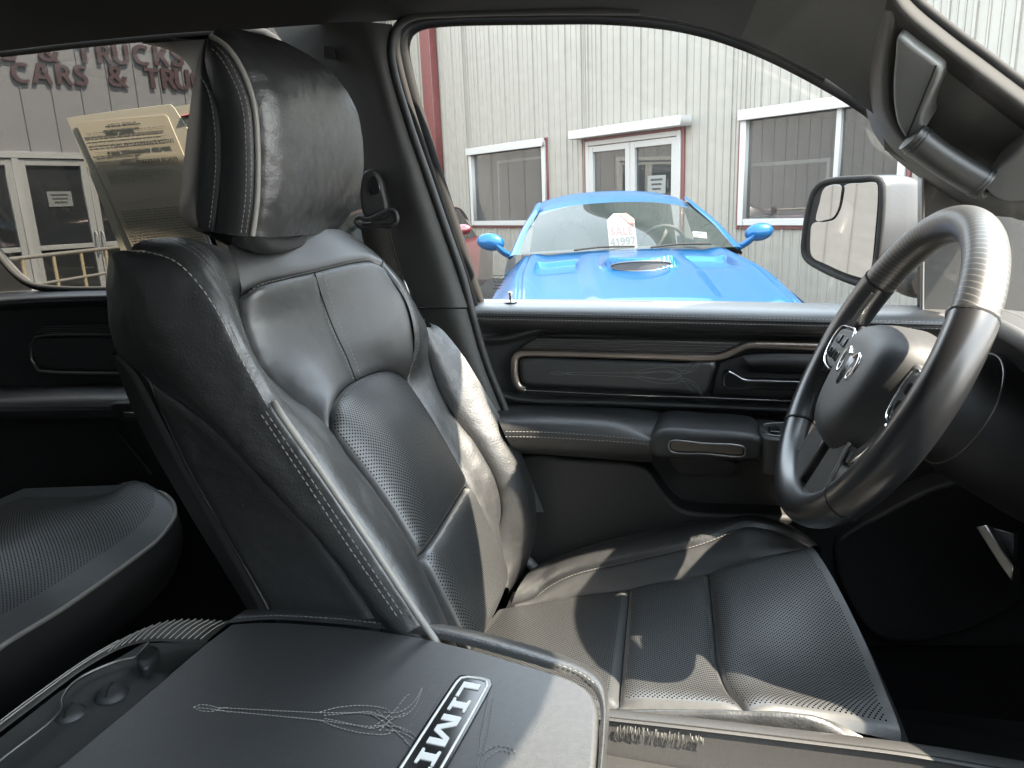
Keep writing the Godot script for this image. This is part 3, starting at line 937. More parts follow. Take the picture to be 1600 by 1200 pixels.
func build_cab_shell():
	var roof := setting("cab_roof")
	var lo := []; var hi := []
	for j in 25:
		var z := -0.655 + 1.415 * j / 24.0
		var y := 1.83 - 0.03 * pow(absf(z) / 0.75, 3.0)
		var a := PackedVector3Array(); var b := PackedVector3Array()
		for i in 9:
			var x := lerpf(-1.75, header_x(z), i / 8.0)
			var yy := y - 0.08 * pow(i / 8.0, 4.0)
			a.append(Vector3(x, yy, z)); b.append(Vector3(x, yy + 0.05, z))
		lo.append(a); hi.append(b)
	sheet("headliner", lo, M.headliner, roof, Vector3(-0.5, 0, 0))
	sheet("roof_skin", hi, M.grey_paint, roof, Vector3(-0.5, 9, 0))
	var fr := PackedVector3Array()
	for j in 25: fr.append((lo[j][8] + hi[j][8]) * 0.5)
	tube("windscreen_header", fr, 0.028, M.headliner, roof, 10)
	var floor_ := setting("cab_floor")
	var fl := Mesher.new()
	add_box(fl, Transform3D(Basis(), Vector3(-0.4, 0.40, 0.0)), Vector3(3.0, 0.10, 1.6), 0.01)
	part("carpet", fl.mesh(), M.carpet, floor_)
	var mat := thing("floor_mat", "black ribbed rubber floor mat in the driver's footwell", "floor mat")
	var mo := PackedVector3Array()
	for q in [[0.08, -0.68], [0.62, -0.70], [0.70, -0.62], [0.70, -0.28], [0.62, -0.22], [0.08, -0.22]]: mo.append(Vector3(q[0], 0.475, q[1]))
	plate("mat", cr(mo, 40, true), Vector3.UP, 0.02, 0.006, M.rubber, mat)
	for k in 12: box("rib", Transform3D(Basis(), Vector3(0.16 + 0.042 * k, 0.478, -0.45)), Vector3(0.012, 0.006, 0.34), 0.002, M.rubber, mat)
	var bw := setting("cab_back_wall")
	box("back_panel", Transform3D(Basis(), Vector3(-1.80, 1.15, 0)), Vector3(0.06, 1.4, 1.6), 0.01, M.soft_plastic, bw)
	# rear door added unseen on the passenger side, to darken the rear cab
	var pd := thing("added_rear_door", "added unseen black rear door that darkens the rear cab, opposite the driver's side", "door")
	box("door_panel", Transform3D(Basis(), Vector3(-1.15, 0.85, 0.80)), Vector3(1.25, 0.85, 0.05), 0.01, M.soft_plastic, pd)
	plate("window_glass", V([-0.55, 1.28, 0.80, -0.62, 1.72, 0.76, -1.6, 1.72, 0.76, -1.75, 1.28, 0.80]), Vector3(0, 0.1, -1), 0.005, 0.001, M.tinted_glass, pd)
	var pf := thing("added_front_door", "added unseen black front passenger door that cuts the side light", "door")  # added out of view, closed to cut light from the passenger side
	box("door_panel", Transform3D(Basis(), Vector3(0.05, 0.85, 0.82)), Vector3(1.14, 0.80, 0.05), 0.01, M.soft_plastic, pf)
	plate("window_glass", V([-0.50, 1.25, 0.82, -0.58, 1.72, 0.76, 0.0, 1.74, 0.76, 0.60, 1.25, 0.82]), Vector3(0, 0.1, -1), 0.005, 0.001, M.clear_glass, pf)
	# front passenger seat, added pushed right back, out of the frame: it keeps the rear of the cab dark
	var ps := thing("added_passenger_seat", "added unseen black passenger seat that shades the rear of the cab", "seat")
	var tilt := Basis(Vector3(0, 0, 1), 0.42)
	box("backrest", Transform3D(tilt, Vector3(-0.80, 1.16, 0.45)), Vector3(0.13, 0.62, 0.52), 0.05, M.leather, ps)
	box("headrest", Transform3D(tilt, Vector3(-0.95, 1.56, 0.45)), Vector3(0.10, 0.20, 0.27), 0.04, M.leather, ps)
	box("cushion", Transform3D(Basis(), Vector3(-0.45, 0.80, 0.45)), Vector3(0.55, 0.16, 0.52), 0.05, M.leather, ps)
	var outer := setting("cab_side_sill")
	box("sill", Transform3D(Basis(), Vector3(-0.4, 0.62, -0.86)), Vector3(3.0, 0.9, 0.06), 0.01, M.carpet, outer)
	build_pillars()
	build_grab_handle()

func build_pillars():
	var rail := thing("roof_rail_trim", "dark curved trim over the side windows below the headliner", "trim")
	var low := L([-80, 88, -0.715, 0, 80, -0.715, 130, 65, -0.715, 300, 50, -0.715, 390, 46, -0.715, 470, 40, -0.715, 560, 36, -0.715, 640, 30, -0.715, 700, 26, -0.715, 850, 22, -0.715, 950, 21, -0.715, 1050, 30, -0.715, 1130, 50, -0.715, 1200, 76, -0.71, 1290, 122, -0.705, 1365, 178, -0.70])
	var mid := L([-80, 40, -0.68, 0, 34, -0.68, 130, 22, -0.68, 300, 8, -0.68, 390, 4, -0.68, 470, 0, -0.68, 560, -4, -0.68, 640, -10, -0.68, 700, -14, -0.68, 850, -22, -0.68, 950, -25, -0.68, 1050, -15, -0.68, 1140, 5, -0.675, 1230, 35, -0.67, 1320, 75, -0.665, 1390, 130, -0.665])
	var top := L([-80, -90, -0.60, 0, -92, -0.60, 130, -98, -0.60, 300, -105, -0.60, 390, -108, -0.60, 470, -110, -0.60, 560, -112, -0.60, 640, -114, -0.62, 700, -116, -0.64, 850, -118, -0.65, 950, -112, -0.65, 1050, -108, -0.64, 1160, -98, -0.61, 1270, -62, -0.58, 1370, -15, -0.57, 1430, 40, -0.57])
	var whole := surf([low, mid, top], 14, 160)
	sheet("rail_cover", whole.slice(0, 139), M.soft_plastic, rail)
	sheet("front_cover", whole.slice(138, 160), M.pillar, rail)
	tube("panel_joint", cr(L([1186, 66, -0.7105, 1215, 42, -0.690, 1250, 20, -0.664, 1290, -6, -0.645]), 16), 0.0018, M.rubber, rail, 5)
	# driver's centre pillar
	var bp := thing("centre_pillar", "grey plastic pillar trim between the driver's window and tinted rear window", "pillar")
	var g := surf([L([425, 40, -0.75, 452, 80, -0.75, 515, 150, -0.75, 552, 240, -0.75, 575, 330, -0.75, 598, 430, -0.75, 612, 490, -0.75]), L([500, 36, -0.715, 545, 90, -0.715, 580, 180, -0.715, 606, 260, -0.715, 630, 345, -0.715, 652, 430, -0.715, 664, 480, -0.715]), L([570, 34, -0.70, 590, 90, -0.70, 612, 180, -0.70, 640, 270, -0.70, 665, 350, -0.70, 692, 432, -0.70, 706, 480, -0.70]), L([613, 38, -0.715, 611, 95, -0.715, 637, 190, -0.715, 664, 270, -0.715, 690, 345, -0.715, 719, 430, -0.715, 733, 480, -0.715])], 26, 60)
	sheet("upper_cover", g, M.pillar, bp)
	var g2 := surf([L([612, 491, -0.752, 640, 560, -0.752, 690, 660, -0.752, 760, 800, -0.752]), L([664, 482, -0.72, 690, 560, -0.72, 735, 660, -0.72, 800, 800, -0.72]), L([706, 482, -0.705, 732, 560, -0.705, 770, 660, -0.705, 830, 800, -0.705]), L([734, 482, -0.72, 757, 560, -0.72, 795, 660, -0.72, 850, 800, -0.72])], 20, 30)
	sheet("lower_cover", g2, M.pillar, bp)
	tube("cover_joint", cr(L([612, 491, -0.749, 664, 481, -0.717, 706, 481, -0.702, 733, 481, -0.716]), 16), 0.0016, M.rubber, bp, 5)
	tube("trim_edge", cr(L([1000, 16, -0.715, 850, 16, -0.715, 700, 20, -0.715, 645, 25, -0.715, 622, 40, -0.715, 612, 68, -0.715, 613, 100, -0.715, 640, 195, -0.715, 668, 275, -0.715, 694, 350, -0.715, 722, 430, -0.715, 736, 482, -0.72, 760, 565, -0.72, 800, 665, -0.72]), 90), 0.0075, M.soft_plastic, bp, 10)
	plate("visor_clip", LZ(-0.712, [503, 70, 520, 73, 524, 92, 506, 90]), Vector3(0.2, 0, 1), 0.008, 0.002, M.plastic, bp)

func build_grab_handle():
	var gh := thing("windscreen_pillar", "grey windscreen pillar trim carrying a stitched grab handle", "pillar")
	var a := P(1404, 57, -0.575); var b := P(1575, 320, -0.66); var c := P(1385, 215, -0.68)
	var n := (b - a).cross(c - a).normalized()
	if n.dot(eye - a) < 0: n = -n
	var back := a - n * 0.035
	# recessed back of the grip
	plate("grip_recess", LP(back, n, [1385, -40, 1402, 10, 1470, 66, 1535, 118, 1660, 215, 1660, 360, 1590, 345, 1510, 315, 1440, 270, 1380, 235, 1372, 170, 1368, 100]), n, 0.02, 0.004, M.pillar, gh)
	# woven band along the windscreen
	var band := surf([LP(a - n * 0.03, n, [1398, -40, 1424, -2, 1480, 46, 1545, 95, 1620, 152, 1680, 200]), LP(a + n * 0.004, n, [1390, -20, 1412, 16, 1470, 66, 1535, 116, 1610, 172, 1680, 226]), LP(a - n * 0.004, n, [1384, 10, 1402, 42, 1462, 88, 1528, 138, 1604, 196, 1680, 256]), LP(a - n * 0.034, n, [1382, 20, 1400, 50, 1458, 95, 1524, 146, 1600, 204, 1680, 266])], 16, 50)
	sheet("woven_band", band, M.woven, gh)
	tube("glass_edge", cr(LP(a - n * 0.032, n, [1396, -42, 1423, -6, 1480, 42, 1546, 92, 1622, 150, 1690, 204]), 40), 0.007, M.rubber, gh, 8)
	# outer roll from the roof down to the lower end of the handle
	var roll := surf([LP(a - n * 0.06, n, [1372, 20, 1360, 80, 1352, 140, 1358, 190, 1385, 235, 1440, 280, 1500, 318, 1560, 338, 1620, 338]), LP(a - n * 0.012, n, [1384, 10, 1374, 70, 1367, 130, 1373, 180, 1398, 222, 1448, 264, 1506, 302, 1562, 324, 1620, 326]), LP(a + n * 0.002, n, [1396, 14, 1388, 70, 1383, 130, 1388, 176, 1410, 213, 1455, 250, 1510, 289, 1566, 311, 1620, 312]), LP(a - n * 0.012, n, [1408, 20, 1401, 66, 1396, 128, 1401, 172, 1420, 206, 1462, 240, 1514, 278, 1572, 300, 1620, 300])], 18, 60)
	sheet("outer_roll", roll, M.pillar, gh)
	var up_cover := plate("upper_cap", cr(LP(a + n * 0.016, n, [1403, 57, 1432, 77, 1462, 99, 1470, 106, 1470, 116, 1460, 142, 1447, 170, 1441, 192, 1441, 208, 1418, 218, 1404, 202, 1397, 178, 1394, 140, 1397, 95]), 60, true), n, 0.05, 0.006, M.handle_grey, gh)
	tube("cap_joint", cr(LP(a + n * 0.0162, n, [1463, 102, 1440, 158, 1416, 216]), 12), 0.0011, M.rubber, up_cover, 5)
	plate("lower_cap", cr(LP(a + n * 0.014, n, [1536, 288, 1556, 262, 1580, 244, 1620, 214, 1660, 230, 1660, 318, 1600, 316, 1570, 316, 1548, 306]), 50, true), n, 0.05, 0.006, M.handle_grey, gh)
	var grip := LP(a + n * 0.022, n, [1424, 214, 1450, 234, 1485, 258, 1515, 276, 1540, 290])
	tube("grip", cr(grip, 24), 0.0185, M.smooth_leather, gh, 16, false, 0.0225, n)
	for e in [grip[0].lerp(grip[1], 0.35), grip[4].lerp(grip[3], 0.3)]:
		var t := (grip[4] - grip[0]).normalized()
		for k in 2: tube("grip_band", resample(PackedVector3Array([e + t * (0.005 * k - 0.0025), e + t * (0.005 * k)]), 2), 0.0198, M.smooth_leather, gh, 16, false, 0.0238, n)
	var st := Mesher.new()
	var low := cr(moved(grip, Vector3(0, -0.016, 0.004)), 46)
	var zig := PackedVector3Array()
	for i in low.size(): zig.append(low[i] + Vector3(0, 0.0025 if i % 2 else -0.0025, 0.002 * (i % 2)))
	add_tube(st, zig, 0.0006, 4)
	stuff("grip_stitching", st.mesh(), M.thread, gh)
	# windscreen glass
	var ws := thing("windscreen", "clear windscreen glass above the pillar trim", "windscreen")
	var lo_ := PackedVector3Array(); var hi_ := PackedVector3Array()
	for j in 13:
		var z := -0.74 + 1.5 * j / 12.0
		hi_.append(Vector3(header_x(z) + 0.02, 1.72 - 0.06 * pow(absf(z) / 0.75, 3.0), z)); lo_.append(Vector3(header_x(z) + 0.80, 1.18, z * 1.05))
	sheet("glass", surf([hi_, lo_], 12, 24), M.clear_glass, ws, Vector3(0, 1, 0))

# ---------------------------------------------------------------- driver's door
func build_driver_door():
	var d := thing("driver_door", "black padded driver's door with stitched armrest and bronze trim below window", "door")
	var nz := Vector3(0, 0, 1)
	plate("door_shell", LZ(-0.775, [735, 476, 1500, 489, 1640, 560, 1640, 1010, 800, 1010, 772, 640, 745, 560]), nz, 0.03, 0.004, M.soft_plastic, d)
	# padded roll under the glass
	var belt := surf([L([738, 467, -0.815, 1100, 470, -0.815, 1500, 479, -0.815]), L([738, 471, -0.775, 1100, 474, -0.775, 1500, 483, -0.775]), L([740, 480, -0.735, 1100, 485, -0.735, 1500, 494, -0.735]), L([741, 493, -0.722, 1100, 500, -0.722, 1500, 509, -0.722]), L([743, 505, -0.728, 1100, 512, -0.728, 1500, 521, -0.728]), L([745, 517, -0.76, 1100, 524, -0.76, 1500, 532, -0.76])], 30, 60)
	sheet("belt_pad", belt, M.smooth_leather, d)
	var st := Mesher.new()
	add_stitches(st, cr(L([745, 488.5, -0.7225, 1100, 495, -0.7225, 1495, 504, -0.7225]), 40), nz * 0.001)
	add_stitches(st, cr(L([745, 498, -0.7195, 1100, 505, -0.7195, 1495, 514, -0.7195]), 40), nz * 0.001)
	stuff("belt_stitching", st.mesh(), M.thread, d)
	tube("belt_seam", cr(L([745, 493, -0.7205, 1100, 500, -0.7205, 1495, 509, -0.7205]), 30), 0.0012, M.rubber, d, 5)
	# shoulder line over the trim
	var sh := surf([L([748, 522, -0.765, 780, 522, -0.765, 820, 512, -0.765, 850, 507, -0.765, 1100, 512, -0.765, 1500, 522, -0.765]), L([750, 529, -0.748, 785, 529, -0.748, 826, 519, -0.748, 852, 514, -0.748, 1100, 519, -0.748, 1500, 529, -0.748]), L([752, 540, -0.765, 790, 538, -0.765, 832, 526, -0.765, 855, 522, -0.765, 1100, 528, -0.765, 1500, 538, -0.765])], 12, 60)
	sheet("shoulder_roll", sh, M.soft_plastic, d)
	# ribbed strip
	var ribs := plate("ribbed_strip", LZ(-0.752, [812, 547, 818, 540, 839, 528, 1000, 531, 1159, 536, 1140, 549, 1116, 557, 960, 552, 830, 548]), nz, 0.02, 0.002, M.grained, d)
	for k in 5:
		var f := (k + 0.5) / 5.0
		tube("rib", cr(LZ(-0.7515, [lerpf(840, 816, f), lerpf(529, 546, f), 960, lerpf(530.5, 551.5, f), lerpf(1154, 1120, f), lerpf(536, 555.5, f)]), 16), 0.0009, M.pewter, ribs, 5)
	# bronze trim that frames the insert, bright thin line below
	tube("bronze_trim", cr(LZ(-0.748, [1420, 547, 1280, 541.5, 1190, 539, 1167, 540, 1148, 548, 1121, 558, 1080, 558.5, 1030, 557, 905, 553, 830, 551.5, 814, 552.5, 806, 558, 804, 572, 806, 595, 811, 605, 820, 609.5]), 90), 0.0045, M.satin, d, 10, false, 0.007, nz)
	tube("bright_line", cr(LZ(-0.748, [820, 609.5, 967, 616.5, 1100, 621, 1242, 627, 1420, 636]), 40), 0.0016, M.chrome, d, 6)
	plate("insert_pad", cr(LZ(-0.746, [812, 562, 900, 561, 1000, 564, 1060, 566, 1118, 566, 1112, 592, 1104, 616, 1050, 614, 950, 610, 860, 606, 824, 604, 814, 598, 811, 580]), 70, true), nz, 0.025, 0.010, M.smooth_leather, d)
	embroider(d, "insert_embroidery", func(u: float, v: float) -> Vector3: return P(860.0 + u * 238.0, 583.0 + u * 5.0 + v * 26.0, -0.7445), 0.0005)
	# pull handle in its cup
	plate("handle_cup", LZ(-0.764, [1124, 566, 1172, 552, 1430, 560, 1430, 632, 1110, 618]), nz, 0.008, 0.004, M.soft_plastic, d)
	var cup := sheet("cup_roof", surf([L([1160, 556, -0.750, 1200, 553, -0.750, 1400, 557, -0.750]), L([1168, 566, -0.742, 1204, 565, -0.742, 1400, 569, -0.742]), L([1172, 580, -0.76, 1210, 582, -0.76, 1400, 588, -0.76])], 8, 20), M.soft_plastic, d)
	cup.set_meta("label", "shaded hood over the door handle")
	plate("door_handle", cr(LZ(-0.728, [1131, 582, 1139, 579, 1150, 585, 1162, 592, 1200, 594, 1260, 596, 1330, 599, 1330, 617, 1260, 613, 1180, 610, 1140, 610, 1129, 606, 1128, 592]), 60, true), nz, 0.018, 0.005, M.gloss_black, d)
	tube("handle_edge", cr(LZ(-0.7265, [1139, 580.5, 1150, 586, 1162, 593, 1200, 595, 1330, 600]), 24), 0.0014, M.chrome, d, 6)
	# roll below the trim
	var lr := surf([L([770, 604, -0.768, 805, 614, -0.768, 960, 621, -0.768, 1240, 632, -0.768, 1480, 642, -0.768]), L([772, 614, -0.745, 806, 624, -0.745, 960, 630, -0.745, 1240, 641, -0.745, 1480, 651, -0.745]), L([776, 628, -0.765, 808, 634, -0.765, 960, 640, -0.765, 1240, 652, -0.765, 1480, 662, -0.765])], 12, 40)
	sheet("lower_roll", lr, M.soft_plastic, d)
	# armrest
	var arm := surf([L([768, 626, -0.775, 850, 629, -0.775, 940, 632, -0.775, 1000, 636, -0.77, 1046, 650, -0.76, 1050, 664, -0.75]), L([770, 640, -0.72, 850, 641, -0.72, 930, 645, -0.72, 985, 650, -0.71, 1030, 662, -0.70, 1042, 672, -0.70]), L([776, 651, -0.672, 850, 651, -0.672, 925, 654, -0.672, 968, 661, -0.668, 1004, 674, -0.665, 1020, 682, -0.665]), L([782, 664, -0.653, 850, 665, -0.653, 920, 669, -0.653, 966, 674, -0.653, 1002, 681, -0.653, 1018, 686, -0.653]), L([788, 678, -0.648, 850, 680, -0.648, 920, 684, -0.648, 968, 687, -0.648, 1002, 690, -0.648, 1018, 692, -0.648]), L([800, 700, -0.658, 850, 702, -0.658, 920, 706, -0.658, 970, 710, -0.658, 1004, 713, -0.658, 1020, 714, -0.658]), L([806, 708, -0.70, 850, 710, -0.70, 920, 715, -0.70, 970, 719, -0.70, 1004, 722, -0.70, 1020, 722, -0.70]), L([800, 706, -0.775, 850, 706, -0.775, 920, 710, -0.775, 970, 714, -0.775, 1004, 716, -0.775, 1020, 716, -0.775])], 44, 60)
	sheet("armrest", arm, M.smooth_leather, d)
	var st2 := Mesher.new()
	add_stitches(st2, cr(L([790, 674, -0.6475, 850, 675, -0.6475, 920, 679, -0.6475, 968, 683, -0.6475, 1016, 688, -0.6475]), 30), nz * 0.001)
	add_stitches(st2, cr(L([790, 682, -0.6465, 850, 683, -0.6465, 920, 687, -0.6465, 968, 690, -0.6465, 1016, 694, -0.6465]), 30), nz * 0.001)
	stuff("armrest_stitching", st2.mesh(), M.thread, d)
	plate("pull_grip", cr(LZ(-0.632, [1017, 686, 1026, 676, 1040, 671, 1100, 674, 1160, 678, 1182, 682, 1195, 694, 1194, 716, 1186, 722, 1150, 722, 1080, 719, 1030, 717, 1019, 712]), 60, true), nz, 0.11, 0.012, M.plastic, d, 6)
	var ins := plate("grip_inlay", cr(LZ(-0.628, [1048, 691, 1100, 694, 1160, 699, 1163, 704, 1161, 710, 1100, 707, 1050, 704, 1046, 698]), 40, true), nz, 0.008, 0.002, M.brushed, d)
	tube("inlay_frame", cr(LZ(-0.629, [1047, 690, 1100, 693, 1161, 698, 1165, 704, 1162, 712, 1100, 709, 1049, 705.5, 1045, 698]), 60, true), 0.0018, M.pewter, ins, 6, true)
	# window switch panel
	var sw := plate("switch_panel", cr(LY(P(1200, 668, -0.68).y, [1186, 664, 1196, 658, 1260, 660, 1330, 664, 1330, 690, 1200, 685, 1188, 676]), 40, true), Vector3.UP, 0.06, 0.004, M.soft_plastic, d)
	tube("switch_rim", cr(LY(P(1200, 668, -0.68).y + 0.001, [1190, 667, 1198, 662, 1300, 666, 1300, 684, 1205, 680, 1193, 674]), 50, true), 0.0016, M.pewter, sw, 6, true)
	for k in 4: plate("window_switch", cr(LY(P(1200, 668, -0.68).y + 0.005, [1202 + 22 * k, 665, 1216 + 22 * k, 666, 1218 + 22 * k, 674, 1204 + 22 * k, 673]), 16, true), Vector3.UP, 0.01, 0.003, M.gloss_black, sw)
	plate("switch_pod", cr(LZ(-0.66, [1186, 682, 1240, 688, 1330, 694, 1330, 730, 1240, 728, 1196, 722, 1188, 705]), 40, true), nz, 0.11, 0.010, M.soft_plastic, d)
	# lower panel, map pocket and speaker
	plate("lower_panel", cr(LZ(-0.728, [812, 716, 900, 719, 985, 724, 1006, 730, 1020, 744, 1040, 772, 1056, 790, 1076, 799, 1150, 803, 1260, 808, 1340, 812, 1340, 900, 1200, 960, 900, 980, 800, 960, 800, 800]), 110, true), nz, 0.05, 0.009, M.soft_plastic, d, 6)
	plate("map_pocket", cr(LZ(-0.758, [1046, 716, 1151, 724, 1146, 736, 1136, 744, 1098, 743, 1061, 740, 1052, 730]), 40, true), nz, 0.012, 0.002, M.soft_plastic, d)
	plate("speaker_grille", cr(LZ(-0.712, [1304, 858, 1312, 840, 1330, 828, 1390, 796, 1440, 770, 1500, 752, 1600, 760, 1640, 900, 1500, 990, 1380, 1000, 1320, 930]), 80, true), nz, 0.06, 0.008, M.grille, d)
	# glass and its seals
	plate("window_glass", cr(LZ(-0.805, [738, 474, 690, 330, 640, 170, 628, 80, 640, 40, 690, 24, 850, 18, 1000, 20, 1100, 36, 1250, 100, 1400, 185, 1500, 262, 1500, 490, 1100, 480]), 120, true), nz, 0.004, 0.001, M.clear_glass, d)
	tube("window_seal", cr(LZ(-0.775, [756, 500, 744, 462, 700, 326, 654, 180, 634, 104, 630, 75, 637, 50, 655, 37, 690, 31, 850, 27, 950, 27, 1050, 36, 1120, 52, 1200, 82, 1290, 128, 1350, 165, 1420, 218]), 110), 0.0085, M.rubber, d, 10, false, 0.012, nz)
	tube("inner_seal", cr(LZ(-0.745, [752, 510, 738, 466, 694, 330, 646, 184, 624, 104, 620, 75, 628, 45, 650, 31, 690, 25, 850, 21, 950, 21, 1050, 30, 1120, 46, 1200, 76, 1290, 122]), 100), 0.007, M.rubber, d, 10)
	var knob := Mesher.new()
	add_lathe(knob, P(798, 472, -0.765), Vector3.UP, [[0.0, 0.0], [0.0115, 0.0], [0.0115, 0.002], [0.004, 0.003], [0.0032, 0.004], [0.0032, 0.013], [0.0042, 0.014], [0.0042, 0.018], [0.003, 0.0195], [0.0, 0.02]])
	part("lock_knob", knob.mesh(), M.chrome, d)
	# small etched mark on the glass
	for k in 5:
		plate("glass_mark", LZ(-0.7995, [770 + 2 * (k % 2), 430 + 5 * k, 793 - 3 * k, 430.3 + 5 * k, 793 - 3 * k, 431.3 + 5 * k, 770 + 2 * (k % 2), 431 + 5 * k]), nz, 0.0006, 0.0002, M.ink, d, 1)
	# black corner panel where the mirror is fixed
	plate("mirror_corner", LZ(-0.768, [1443, 215, 1470, 218, 1560, 300, 1660, 380, 1660, 500, 1441, 489]), nz, 0.03, 0.003, M.plastic, d)
	tube("corner_edge", resample(LZ(-0.766, [1443, 215, 1441, 486]), 6), 0.003, M.pewter, d, 6)

func embroider(parent: Node, called: String, at: Callable, r: float):
	# symmetrical pinstripe ornament: u 0..1 along, v across
	var mb := Mesher.new()
	var c: Array = []
	c.append([0.0, 0.0, 0.03, -0.10, 0.08, -0.09, 0.12, 0.0]); c.append([0.0, 0.0, 0.03, 0.10, 0.08, 0.09, 0.12, 0.0]); c.append([0.02, 0.0, 0.10, 0.02, 0.14, 0.04])
	for s in [-1.0, 1.0]:
		c.append([0.11, 0.05 * s, 0.3, 0.08 * s, 0.55, 0.13 * s, 0.75, 0.22 * s, 0.84, 0.10 * s, 0.86, -0.1 * s])
		c.append([0.11, 0.02 * s, 0.16, 0.09 * s])
		c.append([0.55, 0.14 * s, 0.63, 0.35 * s, 0.75, 0.48 * s, 0.84, 0.42 * s, 0.87, 0.25 * s])
		c.append([0.57, 0.05 * s, 0.68, 0.18 * s, 0.77, 0.28 * s, 0.83, 0.15 * s])
		c.append([0.76, -0.3 * s, 0.84, 0.1 * s, 0.90, 0.55 * s]); c.append([0.80, -0.35 * s, 0.87, 0.1 * s, 0.93, 0.35 * s])
		c.append([0.83, 0.3 * s, 0.90, 0.35 * s, 0.96, 0.7 * s, 1.0, 1.25 * s]); c.append([0.84, 0.15 * s, 0.91, 0.2 * s, 0.96, 0.5 * s, 1.0, 1.2 * s])
		c.append([0.90, 0.6 * s, 0.93, 0.9 * s, 0.95, 1.0 * s])
	for q in c:
		var p := PackedVector3Array()
		for i in range(0, q.size(), 2): p.append(at.call(q[i], q[i + 1]))
		add_stitches(mb, cr(p, 40), Vector3.ZERO, r * 5.0, r * 1.6, r)
	stuff(called, mb.mesh(), M.thread, parent)

# ---------------------------------------------------------------- rear door on the driver's side
func build_rear_door():
	var d := thing("driver_side_rear_door", "black rear door with tinted window behind the driver's seat", "door")
	var nz := Vector3(0, 0, 1)
	plate("door_shell", LZ(-0.785, [-150, 470, 300, 462, 640, 480, 700, 640, 700, 1000, -150, 1100]), nz, 0.03, 0.004, M.soft_plastic, d)
	var belt := surf([L([-150, 466, -0.82, 60, 452, -0.82, 400, 448, -0.82, 640, 452, -0.82]), L([-150, 472, -0.765, 60, 457, -0.765, 400, 452, -0.765, 640, 456, -0.765]), L([-150, 485, -0.74, 60, 468, -0.74, 400, 462, -0.74, 640, 466, -0.74]), L([-150, 500, -0.775, 60, 482, -0.775, 400, 476, -0.775, 640, 480, -0.775])], 18, 30)
	sheet("belt_pad", belt, M.smooth_leather, d)
	var st := Mesher.new()
	add_stitches(st, cr(L([-50, 479, -0.739, 60, 471, -0.739, 400, 465, -0.739]), 20), nz * 0.001)
	stuff("belt_stitching", st.mesh(), M.dark_thread, d)
	plate("trim_pad", cr(LZ(-0.765, [52, 530, 70, 527, 300, 524, 420, 524, 420, 580, 300, 580, 70, 577, 56, 570, 50, 550]), 50, true), nz, 0.02, 0.008, M.smooth_leather, d)
	plate("ribbed_strip", LZ(-0.762, [55, 520, 70, 508, 400, 502, 400, 520]), nz, 0.02, 0.002, M.plastic, d)
	for k in 4: tube("rib", resample(LZ(-0.7615, [66 - 3 * k, 510.5 + 3.2 * k, 400, 504.5 + 3.6 * k]), 4), 0.0008, M.pewter, d, 5)
	tube("bronze_trim", cr(LZ(-0.76, [400, 522, 200, 523, 75, 524, 55, 528, 48, 545, 50, 565, 58, 578, 75, 581, 400, 584]), 40), 0.0035, M.pewter, d, 8)
	var arm := surf([L([-100, 612, -0.785, 100, 600, -0.785, 330, 598, -0.785]), L([-100, 625, -0.73, 100, 612, -0.73, 330, 610, -0.73]), L([-100, 636, -0.70, 100, 630, -0.70, 330, 626, -0.70]), L([-100, 655, -0.70, 100, 652, -0.70, 330, 646, -0.70]), L([-100, 662, -0.785, 100, 658, -0.785, 330, 652, -0.785])], 24, 24)
	sheet("armrest", arm, M.smooth_leather, d)
	var st2 := Mesher.new()
	for k in 2: add_stitches(st2, cr(L([-40, 634 + 7 * k, -0.698, 100, 634 + 6 * k, -0.698, 200, 634 + 5 * k, -0.698]), 20), nz * 0.0015)
	stuff("armrest_stitching", st2.mesh(), M.thread, d)
	plate("door_pull", cr(LZ(-0.69, [170, 632, 200, 628, 300, 632, 300, 662, 215, 664, 180, 655]), 30, true), nz, 0.06, 0.008, M.plastic, d)
	plate("door_latch", LZ(-0.685, [192, 644, 216, 645, 216, 653, 193, 652]), nz, 0.01, 0.002, M.pewter, d)
	var bt := tube("check_strap", cr(LZ(-0.72, [182, 672, 205, 700, 238, 742]), 12), 0.006, M.plastic, d, 8)
	bt.set_meta("label", "thin dark strap below the door pull")
	# window
	plate("window_glass", cr(LZ(-0.82, [-200, 60, 0, 50, 300, 30, 420, 30, 470, 70, 540, 200, 600, 470, 300, 470, 0, 470, -200, 470]), 60, true), nz, 0.004, 0.001, M.tinted_glass, d)
	var fr := tube("window_frame", cr(LZ(-0.775, [-200, 92, 0, 82, 130, 67, 300, 52, 385, 49, 420, 56, 450, 85, 520, 180]), 60), 0.009, M.rubber, d, 10)
	tube("corner_seal", cr(LZ(-0.775, [-60, 330, -12, 385, 20, 424, 48, 445, 90, 452, 200, 453, 420, 452]), 40), 0.008, M.rubber, fr, 8)
	plate("quarter_panel", LZ(-0.80, [-150, 200, -60, 330, -12, 388, 22, 428, 50, 450, 52, 475, -150, 490]), nz, 0.02, 0.003, M.plastic, d)

